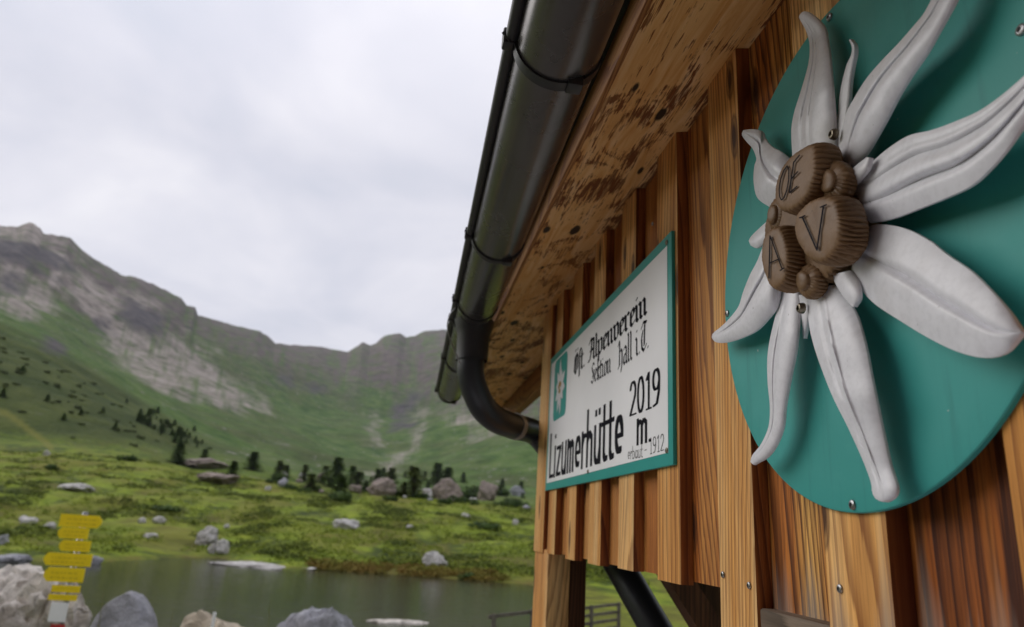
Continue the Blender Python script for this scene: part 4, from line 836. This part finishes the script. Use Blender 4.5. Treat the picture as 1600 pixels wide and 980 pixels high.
# ------------------------------------------------------------------ rocks
def rock_mesh(seed, sx, sy, sz, mat, sub=4, rough=0.35, cuts=7, flat=0.0):
    rd = random.Random(seed); bm = bmesh.new(); bmesh.ops.create_icosphere(bm, subdivisions=sub, radius=1.0)
    pl = []
    for _ in range(cuts):
        d = Vector((rd.gauss(0, 1), rd.gauss(0, 1), rd.gauss(0, 0.8))).normalized(); pl.append((d, rd.uniform(0.62, 0.9)))
    for p in bm.verts:
        c = p.co.copy()
        for d, k_ in pl:
            e = c.dot(d)
            if e > k_: c -= d*(e-k_)*0.92
        n = mnoise.fractal(c*1.5+Vector((seed*3.1, 0, 0)), 0.7, 2.1, 5)
        c *= 1+rough*0.32*n
        n2 = mnoise.fractal(c*5+Vector((0, seed*1.7, 0)), 0.8, 2.1, 4); r2 = abs(mnoise.noise(c*2.2+Vector((seed, 0, 3))))
        c *= 1+rough*(0.10*n2-0.22*max(0, 0.12-r2)/0.12*(rough > 0.2))
        p.co = Vector((c.x*sx, c.y*sy, c.z*sz))
    me = bpy.data.meshes.new('rock'); bm.to_mesh(me); bm.free(); me.materials.append(mat)
    me.polygons.foreach_set('use_smooth', [True]*len(me.polygons))
    try: me.set_sharp_from_angle(angle=R(38))
    except Exception: pass
    return me
ROCKN = [0]
def rock(pos, sx, sy, sz, mat, label, rot=0, group=None, rough=0.35, sink=0.3, cuts=7, name='boulder', sub=4):
    ROCKN[0] += 1
    me = rock_mesh(ROCKN[0]*7+3, sx, sy, sz, mat, sub, rough, cuts); o = bpy.data.objects.new(name, me); COL.objects.link(o)
    o.location = (pos[0], pos[1], pos[2]+sz*(1-2*sink)*0.9); o.rotation_euler = (0, 0, rot); tag(o, label, 'rock', group); return o
def near_rock(px0, px1, ytop, Y, depth, mat, label, rough=0.4, cuts=6, rot=0.0):
    a = AY(px0, ytop+20, Y); b = AY(px1, ytop+20, Y); c = AY((px0+px1)/2, ytop, Y); zg = gz(c.x, Y); h = c.z-zg+0.15
    ROCKN[0] += 1; me = rock_mesh(ROCKN[0]*7+3, (b.x-a.x)/2*1.26, depth, h*0.54, mat, 5, rough, cuts); o = bpy.data.objects.new('boulder', me); COL.objects.link(o)
    o.location = (c.x, Y, c.z-h*0.5+0.02); o.rotation_euler = (0, 0, rot); tag(o, label, 'rock'); return o
near_rock(-60, 118, 896, 9.6, 0.8, MT['rock_pale'], 'large pale brown boulder at the left edge behind the yellow signs', 0.5, 8)
near_rock(60, 152, 922, 9.5, 0.4, MT['rock_pale'], 'rough pale boulder just right of the signpost foot', 0.5, 9)
near_rock(158, 250, 936, 9.2, 0.45, MT['rock_grey'], 'smooth rounded grey boulder between signpost and water', 0.12, 3)
near_rock(285, 412, 955, 9.4, 0.5, MT['rock_beige'], 'pale beige boulder with a notch at the bottom edge', 0.4, 7)
near_rock(425, 575, 959, 9.8, 0.5, MT['rock_grey'], 'low grey layered boulder right of the pale beige one', 0.35, 9)
def shore_rock(px, py, wpx, hpx, mat, label, group=None, rmin=20, rough=0.6, cuts=13, rot=0.0):
    p = ground_at(px, py, rmin); d = math.hypot(p.x, p.y); w = wpx*d/FPX/2*1.0; h = hpx*d/FPX
    return rock(p, w, w*0.8, h*0.62, mat, label, rot, group, rough, 0.2, cuts)
# driftwood-like flat rock in the water
p = AY(625, 951, 24.0); rock((p.x, p.y, LAKE+EYE-0.05), 0.95, 0.35, 0.11, MT['rock_pale'], 'long flat pale rock rising from the lake', 0.05, None, 0.5, 0.35, 6, 'rock')
for px, py, w, h, m, l in ((323, 852, 34, 26, 'rock_white', 'upright whitish rock group on the far bank, the taller one'), (347, 866, 20, 20, 'rock_white', 'small whitish rock beside the water just right of the taller white rock'), (331, 866, 12, 14, 'rock_white', 'tiny white stone at the foot of the tall bank rock'),
        (680, 887, 38, 24, 'rock_white', 'jagged pale rock alone on the far bank near the hut corner'), (538, 826, 42, 16, 'rock_white', 'flat pale rock lying mid meadow behind the lake'), (120, 768, 52, 12, 'rock_white', 'long flat pale slab on the left meadow'),
        (42, 820, 26, 12, 'rock_white', 'pale rock on the bank left of the yellow signs'), (78, 826, 16, 9, 'rock_white', 'small pale stone between the left bank rock and the yellow signs'), (222, 818, 12, 8, 'rock_white', 'left stone of a pale pair right of the signs'), (248, 818, 18, 9, 'rock_white', 'right stone of a pale pair right of the signs'), (235, 842, 20, 8, 'rock_white', 'low pale stone under the pale pair'),
        (146, 886, 22, 16, 'rock_grey', 'grey rock at the waterline beside the yellow signs'), (22, 884, 46, 16, 'rock_grey', 'dark grey rocks at the waterline at the left edge'), (2, 852, 16, 14, 'rock_grey', 'grey stone cut by the left edge'), (805, 820, 12, 8, 'rock_white', 'small pale stone in the meadow next to the hut corner'), (640, 826, 12, 6, 'rock_white', 'tiny pale stone in the middle of the meadow'), (727, 808, 16, 6, 'rock_white', 'tiny flat stone below the two brown boulders'), (418, 767, 10, 6, 'rock_white', 'tiny pale stone in the meadow under the left conifers'), (354, 826, 8, 7, 'rock_white', 'tiny white stone right of the tall bank rock')):
    shore_rock(px, py, w, h, MT[m], l)
for px, py, w, h, m, l in ((595, 774, 44, 26, 'rock_brown', 'brown boulder on the meadow crest among conifers, leftmost large one'), (697, 782, 42, 32, 'rock_brown', 'tall brown boulder on the crest, left of the pointed pair'), (760, 782, 36, 30, 'rock_brown', 'tall brown boulder on the crest, right of the pointed pair'),
        (315, 730, 80, 14, 'rock_brown', 'long dark rock outcrop under the left hillside'), (340, 756, 62, 15, 'rock_brown', 'dark layered outcrop in the meadow below the long one'), (555, 770, 24, 12, 'rock_brown', 'low brown rock left of the large crest boulder'), (668, 773, 20, 10, 'rock_white', 'pale stone leaning on the tall crest boulder'), (505, 755, 22, 16, 'rock_brown', 'brown rock behind the tallest crest conifer'), (808, 775, 24, 16, 'rock_grey', 'grey rock on the crest next to the hut corner'), (473, 748, 14, 9, 'rock_white', 'pale stone on the crest between the left conifers'), (443, 746, 12, 8, 'rock_white', 'pale stone on the crest, leftmost'), (72, 712, 10, 7, 'rock_white', 'tiny pale stone at the foot of the hillside path')):
    shore_rock(px, py, w, h, MT[m], l, None, 60)
# pale flat slab at the lake surface
sp_ = [(345, 875), (362, 870), (395, 874), (430, 880), (462, 889), (440, 895), (400, 893), (365, 886)]
pts = []
for x, y in sp_:
    az, te = pix_az(x, y); r = (LAKE+0.03)/te; pts.append(Vector((r*math.sin(az), r*math.cos(az), LAKE+EYE+0.03)))
c = sum(pts, Vector())/len(pts); o = rock((c.x+0.5, c.y-0.3, LAKE+EYE-0.03), 3.4, 1.9, 0.14, MT['rock_white'], 'flat pale slab running into the lake from the far bank', R(-20), None, 0.6, 0.3, 4, 'slab')

# ------------------------------------------------------------------ conifers
def conifer_parts(seed, h, dense=1.0, light=False):
    rd = random.Random(seed); tv_ = MB(); tv_.tube([(0, 0, -0.3), (0.02*h*rd.uniform(-1, 1), 0, h*0.5), (0, 0, h*0.98)], [0.035*h, 0.022*h, 0.004*h], 7)
    v = []; f = []; asym = rd.uniform(0.8, 1.2)
    nb = int(190*dense)
    for i in range(nb):
        u = (i+rd.random())/nb; z = h*(0.06+0.92*u); L = h*(0.30*(1-u)**0.85+0.025)*rd.uniform(0.55, 1.15); a = rd.uniform(0, 2*math.pi)
        if math.cos(a) > 0.3: L *= asym
        if rd.random() < 0.12: L *= 0.4
        dx, dy = math.cos(a), math.sin(a); dr = -0.32*(1-u)+0.28*u
        for j in range(7):
            t = (j+rd.random())/7; cx, cy, cz = dx*L*t, dy*L*t, z+dr*L*t+rd.uniform(-.012, .012)*h
            s = h*0.048*rd.uniform(0.7, 1.5)*(1.15-0.5*t); n = len(v)
            d = Vector((dx+rd.uniform(-.9, .9), dy+rd.uniform(-.9, .9), rd.uniform(-.5, .35))).normalized(); e = d.cross(Vector((rd.uniform(-.4, .4), rd.uniform(-.4, .4), 1))).normalized()
            p = Vector((cx, cy, cz)); v += [p-e*s*0.5, p+e*s*0.5, p+d*s*1.5+e*s*0.15, p+d*s*1.5-e*s*0.15]; f.append((n, n+1, n+2, n+3))
    return tv_, v, f
PROTO = []
for sdd, lt in ((1, 0), (2, 0), (3, 0), (4, 1), (5, 1)):
    tm, v, f = conifer_parts(sdd, 4.0, 1.25 if not lt else 0.8, lt)
    PROTO.append((tm, v, f, lt))
proto_mesh = {}
def tree(pos, h, kind, label, group, rot, wide=1.0):
    if kind not in proto_mesh:
        tm, v, f, lt = PROTO[kind]
        root = empty('conifer', (0, 0, 0)); t_ = obj('trunk', tm.v, tm.f, MT['bark'], root, True); c_ = obj('crown', v, f, MT['needle_light' if lt else 'needle'], root)
        proto_mesh[kind] = root; o = root
    else: o = copy_tree(proto_mesh[kind])
    s = h/4.0; o.location = pos; o.scale = (s*wide, s*wide, s); o.rotation_euler = (0, 0, rot); tag(o, label, 'conifer', group); return o
GT = 'conifers on the meadow crest'
crest_trees = [(524, 762, 44, 2, 0, 'tall slim dark conifer, highest on the meadow crest'), (531, 778, 32, 0, 0, 'bushy dark conifer standing in front of the tallest crest conifer'), (435, 746, 24, 3, 0, 'light conifer at the left end of the crest row'), (446, 746, 18, 1, 0, 'small dark conifer right beside the leftmost light one'), (475, 752, 24, 4, 0, 'pale conifer between the left pair and the tallest conifer'), (507, 756, 26, 3, 0, 'light conifer just left of the tallest conifer'), (549, 758, 28, 1, 0, 'dark narrow conifer right of the tallest conifer'), (558, 764, 26, 3, 0, 'light conifer next to the left crest boulder'), (589, 760, 26, 1, 0, 'dark conifer standing on the left large boulder'), (610, 764, 32, 4, 0, 'light conifer right of the left large boulder'), (645, 776, 44, 4, 0, 'tall pale thin larch between the crest boulders'), (630, 776, 22, 3, 0, 'small light conifer left of the pale thin larch'), (682, 758, 34, 2, 0, 'dark conifer behind the tall brown boulder'), (699, 758, 26, 0, 0, 'bushy dark conifer behind the tall brown boulder on its right'), (277, 725, 30, 2, 0, 'dark narrow conifer at the foot of the left hillside'), (318, 722, 18, 1, 0, 'small conifer on the long dark outcrop'), (362, 752, 28, 1, 0, 'conifer beside the dark layered outcrop'), (394, 735, 26, 0, 0, 'bushy conifer at the right end of the long outcrop'), (571, 768, 16, 0, 0, 'low dark conifer left of the large brown boulder'), (485, 768, 26, 3, 0, 'light conifer in front of the pale one')]
for i, (px, py, hp, kd, _, lb) in enumerate(crest_trees):
    p = ground_at(px, py, 60); d = math.hypot(p.x, p.y); tree(p, hp*d/FPX, kd, lb, GT, i*1.7, 2.3 if kd in (0, 3) else 1.9)
rd = random.Random(12)
GH = 'conifers scattered on the left hillside'
hs = []
for i in range(60):
    u = rd.random(); px = 215+u*90+rd.gauss(0, 9); py = 645+u*52+rd.gauss(0, 8); hs.append((px, py, rd.choice((4, 5, 6, 7, 8, 9, 12))))
for i in range(7): hs.append((rd.uniform(0, 200), 0, rd.uniform(7, 12)))
for i, (px, py, hp) in enumerate(hs):
    if py == 0: py = 560+px*0.42+rd.uniform(0, 60)
    p = ground_at(px, py, 150); d = math.hypot(p.x, p.y)
    if d > 520: continue
    tree(p, hp*d/FPX, rd.choice((0, 1, 2, 0)), 'small dark conifer scattered on the slope of the left hillside', GH, rd.random()*6, 1.9)
GV = 'small trees along the valley floor'
for i in range(26):
    px = rd.uniform(560, 825); py = 745+(px-560)*0.08+rd.uniform(-8, 16)
    p = ground_at(px, py, 150); d = math.hypot(p.x, p.y)
    if d > 900: continue
    tree(p, rd.uniform(8, 16)*d/FPX, rd.choice((1, 3, 4, 0)), 'small tree on the valley slope behind the crest boulders', GV, rd.random()*6, 1.8)

# bushes: rounded dwarf pines on the crest and meadow
def bush_mesh(seed, n=420):
    rd = random.Random(seed); v = []; f = []
    lobes = [(rd.uniform(-.6, .6), rd.uniform(-.5, .5), rd.uniform(.25, .5), rd.uniform(.35, .55)) for _ in range(6)]
    for i in range(n):
        lx, ly, lz, lr = rd.choice(lobes); d = Vector((rd.gauss(0, 1), rd.gauss(0, 1), rd.gauss(0, 1))).normalized(); p = Vector((lx, ly, lz))+d*lr*rd.uniform(.6, 1.05)
        if p.z < -0.05: p.z = abs(p.z)*.3
        s = rd.uniform(.07, .15); e = d.orthogonal().normalized(); e.rotate(Matrix.Rotation(rd.random()*6, 3, d)); g = (d.cross(e)+d*rd.uniform(-.6, .6)).normalized(); m = len(v)
        v += [p-e*s, p+g*s, p+e*s, p-g*s]; f.append((m, m+1, m+2, m+3))
    return v, f
bm_ = []
for s_ in range(3):
    v, f = bush_mesh(s_+5); me2 = bpy.data.meshes.new('bush'); me2.from_pydata([tuple(q) for q in v], [], f); me2.materials.append(MT['bush']); bm_.append(me2)
for i, (px, py, wp, lb) in enumerate(((200, 720, 24, 'dark round bush at the foot of the left hillside'), (82, 735, 22, 'dark low bush on the left meadow'), (720, 786, 34, 'green bush in front of the tall brown boulder'), (780, 775, 34, 'dark bush between the pointed boulder and the hut'), (800, 792, 40, 'low dark bush on the crest beside the hut corner'), (660, 778, 26, 'low bush left of the tall brown boulder'), (740, 772, 36, 'green bush between the two tall brown boulders'), (535, 782, 44, 'wide low bush under the bushy crest conifer'), (612, 782, 24, 'low dark bush right of the left large boulder'), (250, 798, 52, 'dark mound of shrub in the left meadow'), (760, 825, 60, 'dark mound of shrub in the right meadow'), (492, 768, 26, 'bush under the pale conifers'), (730, 905, 26, 'tuft of shrub on the far shore right of the jagged rock'))):
    p = ground_at(px, py, 30); d = math.hypot(p.x, p.y); s = wp*d/FPX/1.8
    o = bpy.data.objects.new('bush', bm_[i % 3]); COL.objects.link(o); o.location = p-Vector((0, 0, 0.1*s)); o.scale = (s, s, s*(0.75 if 'mound' not in lb else 0.4)); o.rotation_euler = (0, 0, i*2.1); tag(o, lb, 'bush', 'bushes on the meadow')

rh = random.Random(33); n_ = 0; bs_ = []
MT['heath_shrub'] = leaf_mat('heath_shrub', (0.06, 0.085, 0.025), (0.11, 0.13, 0.04), 0.3)
for q in bm_: q2 = q.copy(); q2.materials.clear(); q2.materials.append(MT['heath_shrub']); bs_.append(q2)
while n_ < 56:
    px = rh.uniform(-10, 420); yc = 515+px*0.52 if px < 330 else 690+(px-330)*0.35; py = yc+abs(rh.gauss(0, 1))*48+10
    if py > 702 - max(0, 200-px)*0.03: continue
    p = ground_at(px, py, 150); d = math.hypot(p.x, p.y); n_ += 1
    if d > 560: continue
    s = rh.uniform(6, 13)*d/FPX/1.8; o = bpy.data.objects.new('bush', bs_[n_ % 3]); COL.objects.link(o); o.location = p-Vector((0, 0, 0.1*s)); o.scale = (s, s, s*rh.uniform(.5, .9)); o.rotation_euler = (0, 0, rh.random()*6); tag(o, 'low dark shrub dotted over the heathy slope of the left hillside', 'bush', 'shrubs on the left hillside')
rb = random.Random(21)
for i in range(20):
    px = rb.uniform(425, 825); py = 752+(px-425)*0.085+rb.uniform(-4, 14); p = ground_at(px, py, 60); d = math.hypot(p.x, p.y); s = rb.uniform(12, 28)*d/FPX/1.8
    o = bpy.data.objects.new('bush', bm_[i % 3]); COL.objects.link(o); o.location = p-Vector((0, 0, 0.1*s)); o.scale = (s, s, s*rb.uniform(.6, 1.0)); o.rotation_euler = (0, 0, rb.random()*6); tag(o, 'small rounded green bush among the conifers and boulders of the crest', 'bush', 'small bushes on the crest')
for i in range(14):
    px = rb.uniform(430, 830); py = 754+(px-425)*0.085+rb.uniform(-4, 12); p = ground_at(px, py, 60); d = math.hypot(p.x, p.y); w = rb.uniform(6, 16)*d/FPX
    rock(p, w*.6, w*.5, w*rb.uniform(.3, .5), MT[rb.choice(('rock_brown', 'rock_white', 'rock_grey'))], 'small weathered stone strewn among the conifers and boulders of the crest', rb.random()*6, 'small stones on the crest', 0.5, 0.2, 9, 'rock', 3)
# low alpine shrubs and tussocks: uncountable ground cover
rs = np.random.RandomState(8)
def cover(n, amin, amax, rfun, size, leaf, cond, name, mat, tall=0.5, per=16):
    V = []; F = []; c = 0; tries = 0
    while c < n and tries < n*8:
        tries += 1; a = rs.uniform(amin, amax); r = rfun(); x, y = r*math.sin(a), r*math.cos(a)
        if not cond(x, y, r, a): continue
        z = gz(x, y); s = size*rs.uniform(.5, 1.5)*(r/60)**0.25; c += 1
        for j in range(per):
            th = rs.uniform(0, 2*math.pi); ph = rs.uniform(0, 1); q = s*math.sqrt(ph); px_, py_ = x+q*math.cos(th), y+q*math.sin(th)*0.8
            pz = z+s*tall*(1-ph)*rs.uniform(.5, 1.1); l = leaf*rs.uniform(.6, 1.4)*(r/60)**0.3; b2 = rs.uniform(0, 2*math.pi); e = Vector((math.cos(b2), math.sin(b2), rs.uniform(-.4, .4))); g2 = Vector((-math.sin(b2)*.5, math.cos(b2)*.5, rs.uniform(.3, 1.0))); p = Vector((px_, py_, pz)); m = len(V)
            V += [p-e*l, p+e*l, p+g2*l*1.2]; F.append((m, m+1, m+2))
    return tag(obj(name, V, F, mat), kind='stuff')
def lognoise(x, y, lam, sd): return float(vnoise(np.array(x/lam), np.array(y/lam), sd))
ao0 = pix_az(-80, 800)[0]; ao1 = pix_az(1130, 800)[0]
def rf(): return math.exp(rs.uniform(math.log(36), math.log(165)))
g1 = cover(3600, ao0, ao1, rf, 0.5, 0.085, lambda x, y, r, a: r > np.interp(a, sa, sr)*1.07 and float(vnoise(np.array(x/3.0), np.array(y/9.0), 61))+0.5*lognoise(x, y, 2.0, 62) > 0.17, 'shrub_cover', MT['shrub'], 0.55, 26)
tag(g1, 'low dark alpine shrubs covering the meadow hummocks', 'shrubs')
MT['tuft'] = leaf_mat('meadow_grass', (0.11, 0.165, 0.018), (0.28, 0.32, 0.042), 0.6)
g3 = cover(9000, ao0, ao1, rf, 0.30, 0.075, lambda x, y, r, a: r > np.interp(a, sa, sr)*1.04 and float(vnoise(np.array(x/2.2), np.array(y/6.0), 91)) > -0.12, 'grass_tussocks', MT['tuft'], 0.9, 11)
tag(g3, 'yellow green grass tussocks over the whole meadow', 'grass')
MT['rust'] = leaf_mat('rusty_sedge', (0.17, 0.095, 0.022), (0.17, 0.17, 0.03), 0.5)
g2_ = cover(900, pix_az(480, 900)[0], pix_az(790, 905)[0], lambda: rs.uniform(38, 50), 0.34, 0.07, lambda x, y, r, a: np.interp(a, sa, sr)*1.0 < r < np.interp(a, sa, sr)*1.07 and lognoise(x, y, 1.6, 66) > -0.15, 'shore_sedge', MT['rust'], 0.5, 22)
tag(g2_, 'rust coloured sedge fringing the far lake shore', 'sedge')
# grass on the near bank, between the boulders
def blades(n, cond, name, mat, hmin, hmax):
    V = []; F = []
    for i in range(n):
        x, y = cond(); z = gz(x, y); h = rs.uniform(hmin, hmax); a = rs.uniform(0, 6.28); w = 0.004+0.004*rs.rand(); lx, ly = rs.uniform(-.3, .3)*h, rs.uniform(-.3, .3)*h; m = len(V)
        e = Vector((math.cos(a)*w, math.sin(a)*w, 0)); p = Vector((x, y, z-0.02)); q = p+Vector((lx*.35, ly*.35, h*.6)); t2 = p+Vector((lx, ly, h))
        V += [p-e, p+e, q+e*.8, q-e*.8, t2]; F += [(m, m+1, m+2, m+3), (m+3, m+2, m+4)]
    return tag(obj(name, V, F, mat), kind='stuff')
nb_ = blades(9000, lambda: (rs.uniform(-8.5, 7), rs.uniform(7.5, 14.5)), 'bank_grass', MT['stem'], 0.12, 0.5); tag(nb_, 'long grass between the boulders on the near bank', 'grass')
for px, ptop, Y, lb in ((160, 918, 9.0, 'tall dry stalk standing right of the signpost'), (268, 950, 9.0, 'leafy green stalk between grey and beige boulders'), (420, 935, 9.3, 'feathery yellowish stalk left of the layered boulder')):
    p = AY(px, 990, Y); zg = gz(p.x, Y); t2 = AY(px+3, ptop, Y); mb = MB(); mb.tube([(p.x, Y, zg-0.03), ((p.x+t2.x)/2+0.01, Y, (zg+t2.z)/2), (t2.x, Y, t2.z)], [0.006, 0.005, 0.002], 6)
    st = mb.build('stalk', MT['stem']); mb2 = MB()
    for i in range(46):
        u = rs.uniform(.35, 1); c = Vector((p.x, Y, zg)).lerp(t2, u); a = rs.uniform(0, 6.28); l = 0.05*(1.25-u); d = Vector((math.cos(a), math.sin(a), .7))*l; e = Vector((-math.sin(a), math.cos(a), 0))*l*.22
        mb2.add([c, c+d*.5+e, c+d, c+d*.5-e], [(0, 1, 2, 3)])
    mb2.build('leaves', MT['bush'] if 'green' in lb else MT['stem'], st); tag(st, lb, 'plant')

# white marker stake at the beige boulder
p = AY(331, 985, 9.0); t2 = AY(332, 957, 9.0); mb = MB(); mb.tube([(p.x, 9.0, gz(p.x, 9.0)-0.1), (p.x, 9.0, t2.z)], 0.018, 8); tag(mb.build('marker_stake', MT['white_sign']), 'thin white marker stake in front of the pale beige boulder', 'stake')

# ------------------------------------------------------------------ fences seen past and under the hut
def fence(p, q, h, nr, label, posts):
    p = Vector(p); q = Vector(q); zt0, zt1 = p.z, q.z
    f_ = empty('rail_fence', (p.x, p.y, gz(p.x, p.y))); tag(f_, label, 'fence')
    for u in posts:
        c = p.lerp(q, u); zg = gz(c.x, c.y); mb = MB(); mb.tube([(c.x, c.y, zg-0.1), (c.x, c.y, c.z+0.06)], 0.05, 8); mb.build('post', MT['fence'], f_, False)
    d = (q-p).normalized(); s = Vector((d.y, -d.x, 0)).normalized()
    for k_ in range(nr):
        a = p-Vector((0, 0, k_*h/nr)); b = q-Vector((0, 0, k_*h/nr)); mb = MB(); v = []
        for c in (a-d*.1, b+d*.1):
            for x, z in ((-.02, -.035), (.02, -.035), (.02, .035), (-.02, .035)): v.append(c-s*0.06+s*x+Vector((0, 0, z)))
        mb.add(v, [(3, 2, 1, 0), (4, 5, 6, 7), (0, 1, 5, 4), (1, 2, 6, 5), (2, 3, 7, 6), (3, 0, 4, 7)]); mb.build('rail', MT['fence'], f_)
fence(AY(772, 964, 16.0), AY(832, 957, 16.5), 0.95, 2, 'grey wooden rail fence left of the hut corner post', (0.0, 1.0))
fence(AY(905, 952, 19.0), AY(967, 945, 20.0), 0.95, 5, 'grey wooden rail fence seen under the hut boarding', (0.0, 0.3, 1.0))

# ------------------------------------------------------------------ the air of the valley
hz = MB(); zlo = float(tv[:, 2].min())-1.0; zhi = float(tv[:, 2].max())+12.0
hz.box(-4450, 4450, -4450, 4450, zlo, zhi)
hm_ = bpy.data.materials.new('valley_air'); hm_.use_nodes = True; t = hm_.node_tree; t.nodes.clear()
pv = N(t, 'ShaderNodeVolumePrincipled'); pv.inputs['Color'].default_value = (0.78, 0.84, 0.98, 1); pv.inputs['Density'].default_value = 0.00006; pv.inputs['Anisotropy'].default_value = 0.0
ho = N(t, 'ShaderNodeOutputMaterial'); t.links.new(pv.outputs[0], ho.inputs['Volume'])
tag(hz.build('haze', hm_), kind='stuff')
